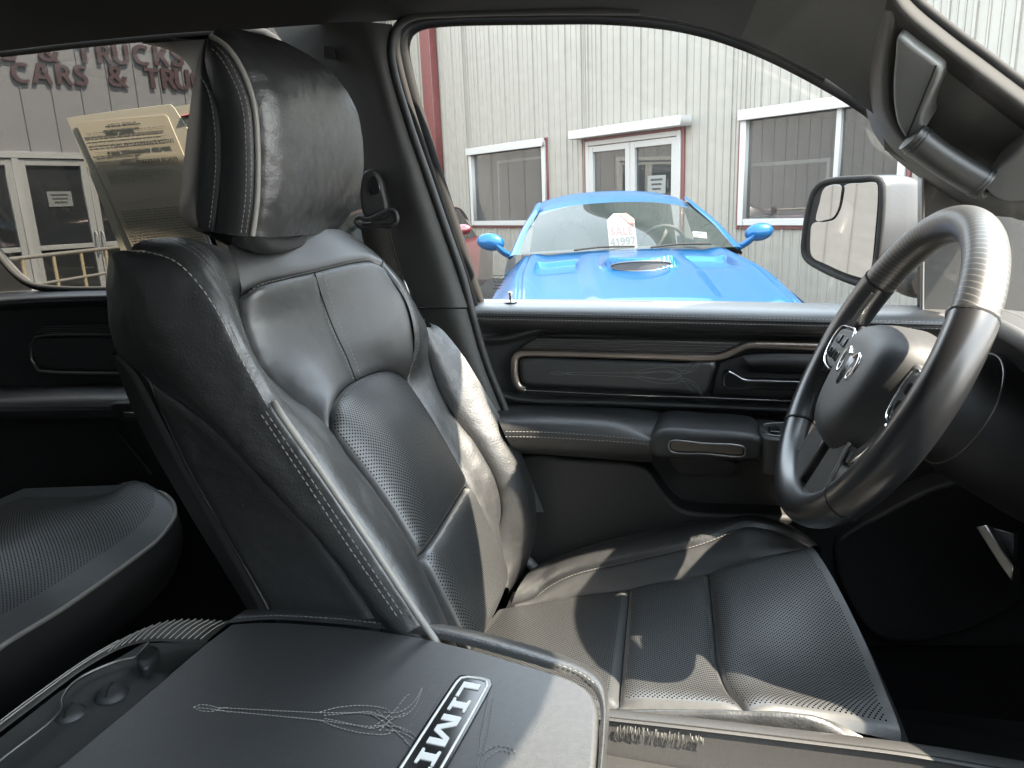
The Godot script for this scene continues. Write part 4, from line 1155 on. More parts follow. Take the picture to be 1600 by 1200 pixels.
# ---------------------------------------------------------------- dashboard, column, pedal
func build_dashboard():
	var d := thing("dashboard", "black dashboard with gauge hood behind the steering wheel", "dashboard")
	var up := Vector3(0, 3, 0)
	var lip := V([0.47, 1.06, -0.78, 0.42, 1.17, -0.68, 0.35, 1.245, -0.57, 0.335, 1.262, -0.42, 0.35, 1.245, -0.27, 0.43, 1.16, -0.16, 0.52, 1.14, 0.0, 0.52, 1.14, 0.4, 0.52, 1.10, 0.78])
	var back := V([1.15, 1.10, -0.78, 1.15, 1.14, -0.68, 1.15, 1.15, -0.57, 1.16, 1.16, -0.42, 1.17, 1.16, -0.27, 1.18, 1.16, -0.16, 1.19, 1.16, 0.0, 1.16, 1.15, 0.4, 1.12, 1.10, 0.78])
	sheet("dash_top", puff(surf([lip, back], 20, 60), 0.01, 0.03, [1, 0, 0, 0], up), M.soft_plastic, d, up)
	var face := V([0.52, 0.98, -0.78, 0.50, 1.02, -0.68, 0.48, 1.03, -0.57, 0.48, 1.03, -0.42, 0.48, 1.03, -0.27, 0.52, 0.98, -0.16, 0.54, 0.95, 0.0, 0.56, 0.95, 0.4, 0.56, 0.95, 0.78])
	var knee := V([0.62, 0.72, -0.78, 0.60, 0.72, -0.68, 0.58, 0.72, -0.57, 0.58, 0.72, -0.42, 0.58, 0.72, -0.27, 0.56, 0.70, -0.16, 0.50, 0.68, 0.0, 0.60, 0.68, 0.4, 0.62, 0.70, 0.78])
	sheet("dash_face", surf([lip, face, knee], 26, 60), M.plastic, d, Vector3(-2, 1, 0))
	tube("hood_edge", cr(lip, 60), 0.010, M.soft_plastic, d, 10)
	var st := Mesher.new()
	add_stitches(st, cr(moved(lip, Vector3(0.02, 0.012, 0)), 60), Vector3(0, 0.001, 0))
	stuff("hood_stitching", st.mesh(), M.dark_thread, d)
	box("firewall", Transform3D(Basis(), Vector3(0.98, 0.78, 0)), Vector3(0.06, 0.75, 1.6), 0.01, M.carpet, d)
	# footwell fittings
	var pe := thing("brake_pedal", "grey metal pedal arm in the dark footwell", "pedal")
	var pn := Vector3(-0.85, 0.35, 0.35).normalized(); var pa := P(1555, 870, -0.40)
	plate("arm", LP(pa, pn, [1524, 823, 1540, 820, 1582, 884, 1580, 908, 1560, 880]), pn, 0.012, 0.002, M.pewter, pe)
	plate("bracket", LP(pa - pn * 0.02, pn, [1540, 822, 1584, 833, 1580, 884]), pn, 0.008, 0.002, M.plastic, pe)

# ---------------------------------------------------------------- console between the seats
func build_console():
	var c := thing("centre_console", "black leather topped console with embroidered lid and badge between the seats", "console")
	var up := Vector3.UP; var y := 0.945
	# main lid pad
	var lid := PackedVector3Array()
	lid.append_array(cr(LY(y, [362, 973, 420, 970, 480, 973, 560, 980, 640, 991, 720, 1008, 800, 1030, 860, 1048, 900, 1063, 924, 1080, 934, 1104, 934, 1150, 928, 1230, 920, 1330]), 60))
	lid.append_array(LY(y, [700, 1400, 300, 1420, -60, 1330, 90, 1196, 220, 1088, 320, 1004]))
	plate("lid_pad", lid, up, 0.05, 0.006, M.smooth_leather, c)
	# rolled border along the driver's side and front of the lid
	var a := LY(y - 0.003, [352, 974, 420, 968, 480, 971, 560, 978, 640, 989, 720, 1006, 800, 1028, 860, 1046, 900, 1060, 926, 1077, 937, 1102, 937, 1150, 931, 1230, 923, 1330])
	var b := LY(y + 0.001, [372, 960, 420, 957, 490, 958, 570, 965, 650, 976, 730, 992, 810, 1013, 868, 1031, 910, 1047, 934, 1066, 944, 1098, 943, 1150, 936, 1230, 928, 1330])
	var e := LY(y - 0.016, [384, 953, 425, 951, 500, 953, 580, 960, 660, 970, 740, 985, 818, 1005, 876, 1023, 918, 1040, 942, 1062, 950, 1098, 948, 1150, 941, 1230, 933, 1330])
	var f := LY(y - 0.05, [392, 953, 430, 953, 505, 955, 585, 962, 665, 973, 745, 990, 824, 1010, 880, 1028, 922, 1048, 946, 1072, 952, 1108, 949, 1160, 942, 1240, 934, 1340])
	sheet("lid_border", surf([a, b, e, f], 18, 90), M.leather, c, Vector3(-0.3, 3, -1))
	var st := Mesher.new()
	add_stitches(st, cr(LY(y + 0.0012, [372, 966, 420, 963, 488, 965, 568, 972, 648, 983, 728, 999, 808, 1020, 866, 1038, 905, 1052, 930, 1070]), 80), Vector3(0, 0.0006, 0))
	stuff("lid_stitching", st.mesh(), M.dark_thread, c)
	# embroidery and badge
	embroider(c, "lid_embroidery", func(u: float, v: float) -> Vector3: return PY(302.0 + u * 358.0 + maxf(0.0, v) * 12.0, 1105.0 + u * 26.0 + v * 46.0, y + 0.0008), 0.0006)
	var mb := Mesher.new()
	for q in [[676, 1070, 650, 1115, 640, 1135], [700, 1062, 668, 1120, 652, 1160], [764, 1080, 752, 1140, 748, 1180], [770, 1090, 760, 1150, 745, 1200], [745, 1195, 752, 1180, 775, 1165, 800, 1170, 806, 1178], [750, 1205, 760, 1186, 782, 1172, 800, 1176]]:
		add_stitches(mb, cr(LY(y + 0.0008, q), 30), Vector3.ZERO, 0.0030, 0.0012, 0.0005)
	stuff("badge_embroidery", mb.mesh(), M.dark_thread, c)
	# badge: frame and letters run towards the camera, tops to the front
	var o := PY(742, 1064, y); var along := (PY(660, 1200, y) - o); along.y = 0; along = along.normalized()
	var side := up.cross(along).normalized()
	if side.x < 0: side = -side
	var bx := Transform3D(Basis(along, side, along.cross(side)).orthonormalized(), o)
	var badge := plate("badge", cr(rounded_rect(bx * Transform3D(Basis(), Vector3(0.112, 0.0, 0.002)), 0.236, 0.0400, 0.009), 60, true), up, 0.004, 0.001, M.gloss_black, c)
	badge.set_meta("label", "black badge with white framed lettering LIMITED")
	tube("badge_frame", cr(rounded_rect(bx * Transform3D(Basis(), Vector3(0.112, 0.0, 0.0022)), 0.227, 0.0315, 0.008), 70, true), 0.0013, M.white_print, badge, 6, true)
	text("badge_lettering", "LIMITED", 0.0180, 0.0016, bx * Transform3D(Basis(), Vector3(0.1125, 0.0, 0.0024)), M.white_print, badge, 900, 2.18)
	# console body under the lid
	var body := PackedVector3Array([Vector3(-0.66, y - 0.05, -0.145), Vector3(-0.11, y - 0.05, -0.135), Vector3(-0.105, y - 0.05, 0.16), Vector3(-0.62, y - 0.05, 0.16)])
	plate("console_body", body, up, 0.45, 0.004, M.plastic, c)
	# rear corner with ribbed strip, ledge and two knobs
	var r := plate("rear_ledge", LY(0.905, [225, 1003, 330, 1000, 100, 1200, -100, 1340, -160, 1250, 0, 1150, 90, 1080]), up, 0.10, 0.004, M.soft_plastic, c)
	var sa := LY(0.93, [358, 972, 305, 969, 262, 972, 205, 994, 140, 1030, 60, 1085, 0, 1130, -80, 1190])
	var sb := LY(0.932, [322, 1003, 275, 1003, 230, 1003, 190, 1013, 135, 1043, 62, 1097, 0, 1144, -80, 1206])
	sheet("ribbed_strip", puff(surf([sa, sb], 10, 60), 0.004, 0.02), M.grained, c, Vector3(-0.5, 3, 0))
	var ra := cr(sa, 40); var rb := cr(sb, 40); var rib := Mesher.new()
	for k in 15: add_tube(rib, resample(PackedVector3Array([ra[k].lerp(rb[k], 0.04) + up * 0.003, ra[k].lerp(rb[k + 1], 0.5) + up * 0.0055, rb[k + 1].lerp(ra[k], 0.04) + up * 0.003]), 6), 0.0006, 5)
	for q in [0.3, 0.62]:
		var ln := PackedVector3Array()
		for k in range(15, 40): ln.append(ra[k].lerp(rb[k], q) + up * 0.0048)
		add_tube(rib, ln, 0.0008, 5)
	stuff("strip_lines", rib.mesh(), M.piping, c)
	tube("strip_edge", cr(LY(0.912, [-60, 1235, 0, 1188, 94, 1112, 97, 1092, 108, 1074, 130, 1056, 180, 1034, 212, 1026, 224, 1014, 232, 1005]), 60), 0.0016, M.pewter, c, 6)
	for q in [[176, 1092, 0.019], [112, 1122, 0.017]]:
		var kn := Mesher.new(); var at := PY(q[0], q[1], 0.900)
		add_ball(kn, Transform3D(Basis.from_scale(Vector3(q[2], q[2] * 0.8, q[2])), at), 20, 12)
		var knob := part("knob", kn.mesh(), M.plastic, c)
		var mb2 := Mesher.new()
		add_tube(mb2, cr(PackedVector3Array([at + Vector3(-0.004, q[2] * 0.74, -0.008), at + Vector3(0.0, q[2] * 0.79, 0.004), at + Vector3(0.004, q[2] * 0.60, 0.012)]), 8), 0.0011, 5)
		part("slot", mb2.mesh(), M.rubber, knob)
	plate("ledge_latch", cr(LY(0.918, [214, 1022, 234, 1006, 248, 1012, 240, 1030, 226, 1044, 214, 1036]), 24, true), up, 0.03, 0.004, M.plastic, c)
	# open tray ahead of the lid: far wall with its top ledge
	var far_lo := L([932, 1140, -0.168, 1100, 1160, -0.168, 1300, 1186, -0.168, 1450, 1204, -0.168, 1640, 1235, -0.168])
	var far_top := L([932, 1105, -0.168, 1100, 1123, -0.168, 1300, 1146, -0.168, 1425, 1161, -0.168, 1640, 1196, -0.168])
	var near_top := L([932, 1116, -0.150, 1100, 1134, -0.150, 1300, 1158, -0.150, 1425, 1174, -0.150, 1640, 1210, -0.150])
	var lip := L([932, 1124, -0.143, 1100, 1143, -0.143, 1300, 1167, -0.143, 1425, 1183, -0.143, 1640, 1221, -0.143])
	sheet("tray_ledge", surf([far_lo, far_top, near_top, lip], 14, 50), M.tray, c, Vector3(0.3, 3, -0.1))
	tube("ledge_line", cr(L([932, 1119, -0.1475, 1100, 1137, -0.1475, 1300, 1161, -0.1475, 1425, 1177, -0.1475, 1640, 1213, -0.1475]), 40), 0.0010, M.rubber, c, 5)
	sheet("tray_wall", surf([L([932, 1125, -0.146, 1100, 1144, -0.146, 1300, 1168, -0.146, 1425, 1184, -0.146, 1640, 1222, -0.146]), L([930, 1182, -0.130, 1100, 1210, -0.130, 1300, 1245, -0.130, 1425, 1270, -0.130, 1640, 1320, -0.130])], 8, 40), M.tray, c)
	sheet("tray_floor", surf([L([930, 1176, -0.128, 1060, 1200, -0.128, 1300, 1245, -0.128, 1640, 1315, -0.128]), L([926, 1215, -0.05, 1060, 1250, -0.05, 1300, 1310, -0.05, 1640, 1400, -0.05])], 6, 20), M.tray, c, Vector3(0.2, 3, 0))
	var ch := Mesher.new(); rng.seed = 77
	for k in 70:
		var px := 960.0 + 140.0 * pow(rng.randf(), 0.9); var py := 1131.0 + (px - 960) * 0.125 + rng.randf() * 7.0
		var p := P(px, py, -0.1405); var long := rng.randf_range(0.004, 0.013) * (1.15 - 0.6 * (px - 960) / 140.0); var lean := rng.randf_range(-0.003, 0.003)
		add_tube(ch, cr(PackedVector3Array([p, p + Vector3(lean * 0.3, -long * 0.5, 0.003), p + Vector3(lean, -long, 0.0035)]), 6), 0.00045 + 0.0003 * rng.randf(), 4, false, -1.0, Vector3.ZERO, 0.4)
	stuff("peeled_scuffs", ch.mesh(), M.pillar, c)
	box("side_wall", Transform3D(Basis(), Vector3(0.22, 0.62, -0.158)), Vector3(0.72, 0.30, 0.012), 0.003, M.plastic, c)

func rounded_rect(xf: Transform3D, w: float, h: float, r: float) -> PackedVector3Array:
	var o := PackedVector3Array()
	for q in [[1, -1, -PI / 2], [1, 1, 0.0], [-1, 1, PI / 2], [-1, -1, PI]]:
		for k in 5:
			var a: float = q[2] + PI / 2 * k / 4.0
			o.append(xf * Vector3(q[0] * (w / 2 - r) + r * cos(a), q[1] * (h / 2 - r) + r * sin(a), 0))
	return o

# ---------------------------------------------------------------- rear bench
func build_rear_bench():
	var b := thing("rear_bench", "black leather rear bench cushion with pale piping behind the console", "seat")
	var pipe := L([-60, 1060, -0.10, 0, 1012, -0.18, 100, 950, -0.32, 200, 880, -0.47, 250, 840, -0.56, 273, 806, -0.62, 270, 785, -0.645, 250, 769, -0.66, 215, 772, -0.67])
	var crest := moved(pipe, Vector3(-0.05, 0.022, 0))
	var mid := PackedVector3Array(); var rear := PackedVector3Array()
	for p in pipe: mid.append(Vector3(-1.15, pipe[1].y + 0.045, p.z)); rear.append(Vector3(-1.42, pipe[1].y + 0.02, p.z))
	var top_g := surf([pipe, crest, mid, rear], 30, 60)
	perforate("perforations", top_g, sheet("cushion_top", top_g, M.perforated, b, Vector3(-1, 4, 0)), 0.0062, 0.0012, 0.05)
	tube("piping", cr(pipe, 60), 0.0042, M.piping, b)
	var low := moved(pipe, Vector3(0.01, -0.05, 0)); var low2 := moved(pipe, Vector3(-0.03, -0.13, 0)); var low3 := moved(pipe, Vector3(-0.10, -0.16, 0))
	sheet("front_face", surf([pipe, low, low2, low3], 16, 60), M.smooth_leather, b, Vector3(0.5, 0.8, 0))
	var n := Vector3(0.75, 0.0, 0.66).normalized(); var at := P(170, 940, -0.45)
	plate("storage_bin", cr(LP(at, n, [80, 1040, 90, 985, 130, 950, 190, 905, 214, 900, 220, 915, 214, 960, 180, 990, 120, 1030]), 50, true), n, 0.10, 0.012, M.plastic, b)
	plate("bin_handle", cr(LP(at + n * 0.002, n, [176, 935, 190, 921, 202, 922, 202, 940, 192, 950, 178, 952]), 30, true), n, 0.02, 0.003, M.rubber, b)
	var st := Mesher.new()
	add_stitches(st, cr(L([0, 815, -0.60, 120, 795, -0.63, 200, 776, -0.655]), 20), Vector3(0, 0.004, 0))
	stuff("cushion_stitching", st.mesh(), M.dark_thread, b)

# ---------------------------------------------------------------- driver's seat
func build_seat():
	var s := thing("driver_seat", "black leather driver's bucket seat with perforated inserts and pale piping", "seat")
	var wr := FastNoiseLite.new(); wr.seed = 4; wr.noise_type = FastNoiseLite.TYPE_SIMPLEX; wr.frequency = 1.0; wr.fractal_octaves = 3
	# --- backrest, near side
	var edge := L([205, 391, -0.176, 245, 394, -0.170, 285, 409, -0.167, 335, 465, -0.166, 385, 560, -0.166, 430, 640, -0.166, 500, 740, -0.166, 575, 850, -0.166, 645, 955, -0.166, 690, 1020, -0.166])
	var side_a := L([174, 404, -0.215, 170, 470, -0.205, 185, 551, -0.196, 235, 590, -0.180, 310, 642, -0.172, 384, 708, -0.170, 480, 809, -0.170, 544, 895, -0.170, 581, 953, -0.170, 620, 1020, -0.170])
	var side_m := L([186, 395, -0.180, 232, 470, -0.158, 262, 540, -0.156, 312, 615, -0.156, 368, 680, -0.156, 440, 765, -0.157, 528, 860, -0.158, 590, 940, -0.158, 650, 1020, -0.158])
	sheet("upper_side", wrinkle(puff(surf([side_a, side_m, edge], 40, 110), 0.006, 0.02, [1, 1, 0, 0]), wr, 0.0012, 22.0), M.leather, s)
	var shell_line := L([233, 592, -0.182, 262, 660, -0.182, 300, 740, -0.182, 375, 870, -0.182, 420, 950, -0.182, 450, 1010, -0.182])
	var crease := L([236, 591, -0.181, 310, 643, -0.173, 384, 709, -0.171, 480, 810, -0.171, 544, 896, -0.171, 581, 954, -0.171, 618, 1018, -0.171])
	sheet("lower_side", wrinkle(puff(surf([shell_line, crease], 24, 70), 0.007, 0.018, [1, 1, 0, 0]), wr, 0.001, 26.0), M.leather, s)
	var shell_back := L([180, 550, -0.215, 196, 600, -0.215, 222, 665, -0.215, 290, 785, -0.215, 360, 900, -0.215, 400, 965, -0.215])
	sheet("back_shell", puff(surf([shell_back, L([186, 552, -0.19, 214, 585, -0.183, 250, 650, -0.180, 296, 738, -0.180, 371, 868, -0.180, 418, 952, -0.180, 445, 1010, -0.18])], 12, 60), 0.006, 0.015, [1, 1, 0, 0]), M.plastic, s)
	tube("shell_edge", cr(L([186, 552, -0.188, 208, 568, -0.183, 230, 590, -0.179, 262, 660, -0.179, 300, 740, -0.179, 375, 870, -0.179, 420, 952, -0.179]), 50), 0.0024, M.plastic, s, 6)
	# --- backrest, front panels
	var crest := L([345, 393, -0.275, 360, 436, -0.272, 359, 472, -0.27, 386, 562, -0.262, 438, 624, -0.252, 498, 672, -0.243, 531, 718, -0.24, 586, 790, -0.238, 638, 872, -0.236, 676, 950, -0.236, 706, 1020, -0.236])
	var bol_m := L([275, 382, -0.215, 314, 402, -0.205, 348, 470, -0.2, 384, 560, -0.196, 432, 630, -0.194, 498, 705, -0.193, 542, 770, -0.193, 610, 865, -0.193, 664, 950, -0.193, 702, 1020, -0.193])
	var tuck := L([352, 392, -0.3, 366, 440, -0.29, 365, 474, -0.288, 390, 558, -0.286, 438, 614, -0.284, 495, 660, -0.282, 524, 705, -0.282, 576, 776, -0.282, 630, 864, -0.282, 674, 950, -0.282, 706, 1020, -0.282])
	var nb_g := wrinkle(puff(surf([edge, bol_m, crest, tuck], 60, 130), 0.009, 0.022, [1, 0, 0, 0]), wr, 0.0008, 24.0)
	sheet("near_bolster", nb_g, M.leather, s)
	var nbn := normals(nb_g, eye); var orn := Mesher.new()
	for q in [[9, 2, 62], [13, 2, 55], [17, 3, 44], [22, 4, 34]]:
		var line := PackedVector3Array()
		for j in range(q[1], q[2]):
			var i := mini(58, q[0] + int(j * 0.12))
			line.append(nb_g[j][i] + nbn[j][i] * 0.0007)
		add_stitches(orn, line, Vector3.ZERO, 0.0032, 0.0013, 0.00045)
	stuff("shoulder_embroidery", orn.mesh(), M.dark_thread, s)
	var up_a := L([372, 470, -0.280, 396, 452, -0.29, 432, 441, -0.33, 490, 427, -0.42, 552, 412, -0.51, 580, 410, -0.55, 598, 417, -0.565])
	var up_b := L([384, 520, -0.276, 402, 512, -0.29, 440, 502, -0.33, 506, 490, -0.42, 575, 478, -0.51, 610, 472, -0.55, 636, 474, -0.57])
	var up_c := L([412, 580, -0.272, 434, 572, -0.29, 470, 562, -0.33, 528, 545, -0.42, 592, 530, -0.51, 626, 528, -0.55, 648, 536, -0.57])
	var up_d := L([462, 630, -0.270, 482, 618, -0.29, 506, 600, -0.33, 542, 578, -0.42, 596, 562, -0.51, 628, 566, -0.55, 645, 574, -0.57])
	var up_e := L([514, 672, -0.268, 516, 644, -0.29, 526, 620, -0.33, 552, 596, -0.42, 596, 580, -0.51, 618, 586, -0.55, 630, 600, -0.57])
	sheet("shoulder_panel", wrinkle(puff(surf([up_a, up_b, up_c, up_d, up_e], 70, 70), 0.005, 0.014), wr, 0.0004, 30.0), M.smooth_leather, s)
	# perforated insert, upper and lower
	var in_a := L([514, 676, -0.275, 516, 645, -0.29, 527, 621, -0.33, 553, 597, -0.42, 596, 581, -0.51, 618, 587, -0.55, 630, 602, -0.57])
	var in_b := L([545, 722, -0.275, 560, 702, -0.29, 585, 680, -0.33, 618, 655, -0.42, 648, 645, -0.51, 664, 655, -0.55, 674, 672, -0.57])
	var in_c := L([594, 786, -0.275, 608, 772, -0.29, 632, 750, -0.33, 662, 725, -0.42, 688, 712, -0.51, 698, 714, -0.55, 702, 718, -0.57])
	var in_d := L([648, 872, -0.275, 660, 860, -0.29, 672, 843, -0.33, 696, 806, -0.42, 716, 774, -0.51, 724, 762, -0.55, 728, 760, -0.57])
	var upper_insert_g := puff(surf([in_a, in_b, in_c, in_d], 70, 70), 0.010, 0.020)
	perforate("perforations", upper_insert_g, sheet("upper_insert", upper_insert_g, M.perforated, s))
	var lo_a := L([648, 874, -0.275, 660, 862, -0.29, 673, 845, -0.33, 697, 808, -0.42, 717, 776, -0.51, 725, 764, -0.55, 729, 762, -0.57])
	var lo_b := L([676, 928, -0.275, 690, 916, -0.29, 706, 898, -0.33, 728, 864, -0.42, 746, 832, -0.51, 752, 820, -0.55, 756, 815, -0.57])
	var lo_c := L([704, 985, -0.275, 716, 974, -0.29, 730, 954, -0.33, 752, 915, -0.42, 768, 880, -0.51, 774, 866, -0.55, 776, 862, -0.57])
	var lo_d := L([726, 1030, -0.275, 738, 1016, -0.29, 752, 995, -0.33, 772, 955, -0.42, 784, 925, -0.51, 787, 912, -0.55, 789, 908, -0.57])
	var lower_insert_g := puff(surf([lo_a, lo_b, lo_c, lo_d], 60, 60), 0.012, 0.024)
	perforate("perforations", lower_insert_g, sheet("lower_insert", lower_insert_g, M.perforated, s))
	# far bolster: inner face and outer face
	var fl := L([596, 415, -0.560, 636, 474, -0.562, 648, 540, -0.562, 632, 600, -0.562, 674, 673, -0.562, 702, 718, -0.562, 728, 761, -0.562, 768, 847, -0.562, 787, 917, -0.562])
	var fm := L([584, 402, -0.585, 628, 454, -0.590, 656, 525, -0.592, 655, 585, -0.594, 690, 660, -0.594, 722, 710, -0.594, 750, 760, -0.594, 775, 840, -0.590, 788, 914, -0.585])
	var fr := L([568, 390, -0.610, 614, 432, -0.618, 645, 480, -0.622, 664, 512, -0.625, 669, 564, -0.625, 699, 639, -0.625, 741, 692, -0.625, 773, 751, -0.625, 781, 799, -0.622, 771, 846, -0.612, 788, 916, -0.600])
	sheet("far_bolster_face", wrinkle(puff(surf([fl, fm, fr], 40, 110), 0.008, 0.02, [1, 1, 0, 0]), wr, 0.0008, 26.0), M.leather, s)
	var fr2 := L([661, 511, -0.626, 668, 564, -0.626, 699, 639, -0.626, 741, 692, -0.626, 773, 751, -0.626, 781, 799, -0.624, 772, 846, -0.614, 784, 918, -0.600])
	var fo1 := L([666, 516, -0.640, 690, 553, -0.645, 728, 620, -0.648, 776, 695, -0.648, 806, 755, -0.648, 812, 805, -0.648, 802, 860, -0.645, 786, 919, -0.63])
	var fo2 := L([667, 514, -0.655, 682, 519, -0.664, 702, 539, -0.670, 726, 570, -0.672, 764, 634, -0.675, 811, 724, -0.675, 829, 783, -0.675, 827, 847, -0.675, 806, 895, -0.670, 786, 921, -0.66])
	var far_outer := surf([fr2, fo1, fo2], 36, 100)
	sheet("far_bolster_outer", wrinkle(puff(far_outer, 0.012, 0.03, [1, 0, 0, 0]), wr, 0.0005, 30.0), M.leather, s)
	# top of the backrest
	var t_a := L([350, 390, -0.30, 380, 379, -0.34, 440, 370, -0.42, 500, 363, -0.50, 530, 366, -0.55, 568, 390, -0.60])
	var t_b := L([364, 424, -0.29, 398, 412, -0.33, 462, 400, -0.42, 526, 386, -0.51, 556, 388, -0.555, 584, 403, -0.585])
	var t_c := L([374, 464, -0.284, 412, 446, -0.33, 484, 428, -0.42, 550, 412, -0.51, 578, 409, -0.55, 597, 416, -0.565])
	sheet("top_panel", puff(surf([t_a, t_b, t_c], 30, 60), 0.008, 0.015, [0, 1, 0, 0]), M.smooth_leather, s)
	# closed back
	var bk_a := L([174, 404, -0.215, 172, 470, -0.205, 182, 551, -0.215, 222, 665, -0.215, 290, 785, -0.215, 360, 900, -0.215, 400, 965, -0.215])
	var bk_c := moved(cr(L([568, 390, -0.61, 645, 480, -0.64, 764, 634, -0.675, 829, 783, -0.675, 786, 921, -0.66]), 7), Vector3(-0.13, 0, 0))
	var bk_b := PackedVector3Array()
	for i in 7: bk_b.append((cr(bk_a, 7)[i] + bk_c[i]) * 0.5 + Vector3(-0.05, 0, 0))
	sheet("back_cover", surf([bk_a, bk_b, bk_c], 20, 40), M.plastic, s, Vector3(-3, 1, -0.4))
	sheet("far_side", surf([bk_c, cr(L([568, 390, -0.61, 645, 480, -0.64, 764, 634, -0.675, 829, 783, -0.675, 786, 921, -0.66]), 7)], 8, 30), M.leather, s, Vector3(-0.4, 1, -3))
	# piping and stitching of the backrest
	tube("near_piping", cr(moved(L([425, 631, -0.170, 432, 643, -0.160, 465, 690, -0.158, 500, 740, -0.157, 575, 850, -0.157, 645, 955, -0.157, 690, 1020, -0.157]), Vector3(0.009, 0.004, 0.010)), 70), 0.0042, M.piping, s, 8)
	tube("far_piping", cr(moved(cr(fo2, 40), Vector3(0.001, 0.0, 0.0)), 60), 0.0022, M.piping, s, 8)
	var st := Mesher.new()
	var lift := Vector3(0.3, 0.25, 0.9).normalized() * 0.0095
	add_stitches(st, cr(L([208, 393, -0.176, 245, 397, -0.170, 283, 413, -0.165, 331, 468, -0.163, 381, 563, -0.163, 424, 640, -0.162]), 60), Vector3(0.1, 0.2, 1).normalized() * 0.0045, 0.0062, 0.0025, 0.0009)
	add_stitches(st, cr(L([421, 640, -0.160, 488, 740, -0.158, 562, 850, -0.158, 634, 957, -0.158]), 50), Vector3(0, 0, 0.0075), 0.0055, 0.0025, 0.0008)
	add_stitches(st, cr(L([414, 645, -0.159, 480, 745, -0.157, 553, 855, -0.157, 626, 960, -0.157]), 50), Vector3(0, 0, 0.0075), 0.0055, 0.0025, 0.0008)
	stuff("side_stitching", st.mesh(), M.thread, s)
	var st2 := Mesher.new()
	var off := Vector3(0.9, 0.3, 0.2).normalized() * 0.0075
	for q in [up_a, fl]: add_stitches(st2, cr(q, 60).slice(2, 26 if q == fl else 58), off + Vector3(0.002, 0.002, 0.002))
	add_stitches(st2, cr(L([480, 429, -0.405, 492, 470, -0.405, 512, 520, -0.405, 534, 565, -0.405, 546, 597, -0.405]), 30), off * 1.15)
	add_stitches(st2, cr(L([498, 426, -0.430, 508, 466, -0.430, 526, 515, -0.430, 546, 560, -0.430, 557, 592, -0.430]), 30), off * 1.15)
	add_stitches(st2, cr(L([658, 500, -0.622, 664, 564, -0.622, 693, 639, -0.622, 735, 694, -0.622, 766, 752, -0.622, 774, 799, -0.62, 766, 840, -0.615]), 50), off * 0.9)
	stuff("front_stitching", st2.mesh(), M.thread, s)
	var seams := Mesher.new()
	add_tube(seams, cr(L([488, 428, -0.418, 500, 468, -0.418, 519, 518, -0.418, 540, 563, -0.418, 552, 595, -0.418]), 24).slice(0, 24), 0.001, 5)
	part("centre_seam", seams.mesh(), M.rubber, s).position = off * 0.65
	# --- headrest
	var hp := L([331, 58, -0.300, 357, 77, -0.292, 380, 113, -0.290, 397, 163, -0.290, 403, 230, -0.290, 402, 313, -0.290, 395, 368, -0.290])
	var hm1 := L([334, 56, -0.330, 372, 70, -0.330, 410, 105, -0.330, 434, 160, -0.330, 442, 230, -0.330, 440, 310, -0.330, 428, 366, -0.330])
	var hm2 := L([337, 55, -0.42, 380, 62, -0.43, 434, 84, -0.43, 474, 135, -0.43, 494, 210, -0.43, 492, 300, -0.43, 472, 362, -0.43])
	var hm3 := L([340, 54, -0.48, 384, 60, -0.51, 444, 78, -0.52, 500, 116, -0.53, 534, 170, -0.535, 546, 240, -0.535, 536, 310, -0.535, 508, 356, -0.53])
	var hs := L([343, 54, -0.50, 387, 61, -0.53, 447, 80, -0.545, 507, 117, -0.555, 543, 163, -0.56, 558, 217, -0.56, 557, 280, -0.56, 543, 323, -0.56, 520, 354, -0.55])
	var head := part("headrest", sheet_mesh(wrinkle(puff(surf([hp, hm1, hm2, hm3, hs], 60, 70), 0.010, 0.03, [1, 0, 0, 0]), wr, 0.0012, 30.0)), M.leather, s)
	var hi := L([327, 62, -0.302, 322, 95, -0.300, 332, 138, -0.297, 343, 180, -0.295, 347, 247, -0.294, 342, 313, -0.294, 335, 362, -0.296])
	var hl := L([327, 61, -0.310, 315, 100, -0.325, 306, 150, -0.335, 297, 220, -0.338, 289, 300, -0.338, 287, 332, -0.336, 300, 352, -0.325, 330, 362, -0.30])
	sheet("headrest_side", wrinkle(puff(surf([hp, L([330, 60, -0.298, 340, 85, -0.284, 356, 125, -0.281, 370, 172, -0.281, 376, 238, -0.281, 373, 313, -0.282, 366, 366, -0.284]), hi], 24, 60), 0.004, 0.012, [1, 1, 0, 0]), wr, 0.0006, 30.0), M.smooth_leather, head)
	sheet("headrest_flank", puff(surf([hi, L([325, 64, -0.306, 320, 105, -0.305, 320, 150, -0.302, 320, 215, -0.300, 315, 300, -0.300, 313, 340, -0.301, 318, 360, -0.302]), hl], 24, 60), 0.005, 0.012, [1, 0, 0, 0]), M.smooth_leather, head)
	var hback := moved(hs, Vector3(-0.075, 0, 0.01))
	sheet("headrest_back", surf([hl, moved(cr(hm2, 8), Vector3(-0.12, 0, 0)), hback, hs], 30, 40), M.smooth_leather, head, Vector3(-3, 1.5, -0.4))
	tube("headrest_piping", cr(moved(hp, Vector3(0.002, 0.0, 0.004)), 60), 0.0036, M.piping, head)
	tube("headrest_far_piping", cr(hs, 60).slice(30, 60), 0.0018, M.piping, head)
	var hst := Mesher.new()
	for k in [[-9.0, 0.0075], [-17.0, 0.009]]:
		var q := PackedVector3Array()
		for e in [[334, 62], [357, 77], [380, 113], [397, 163], [403, 230], [402, 313], [395, 366]]: q.append(P(e[0] + k[0], e[1] - k[0] * (0.35 if e[1] < 140 else 0.0), -0.288 + k[1]))
		add_stitches(hst, cr(q, 50).slice(3, 50), Vector3(0.0, 0, 0.0025))
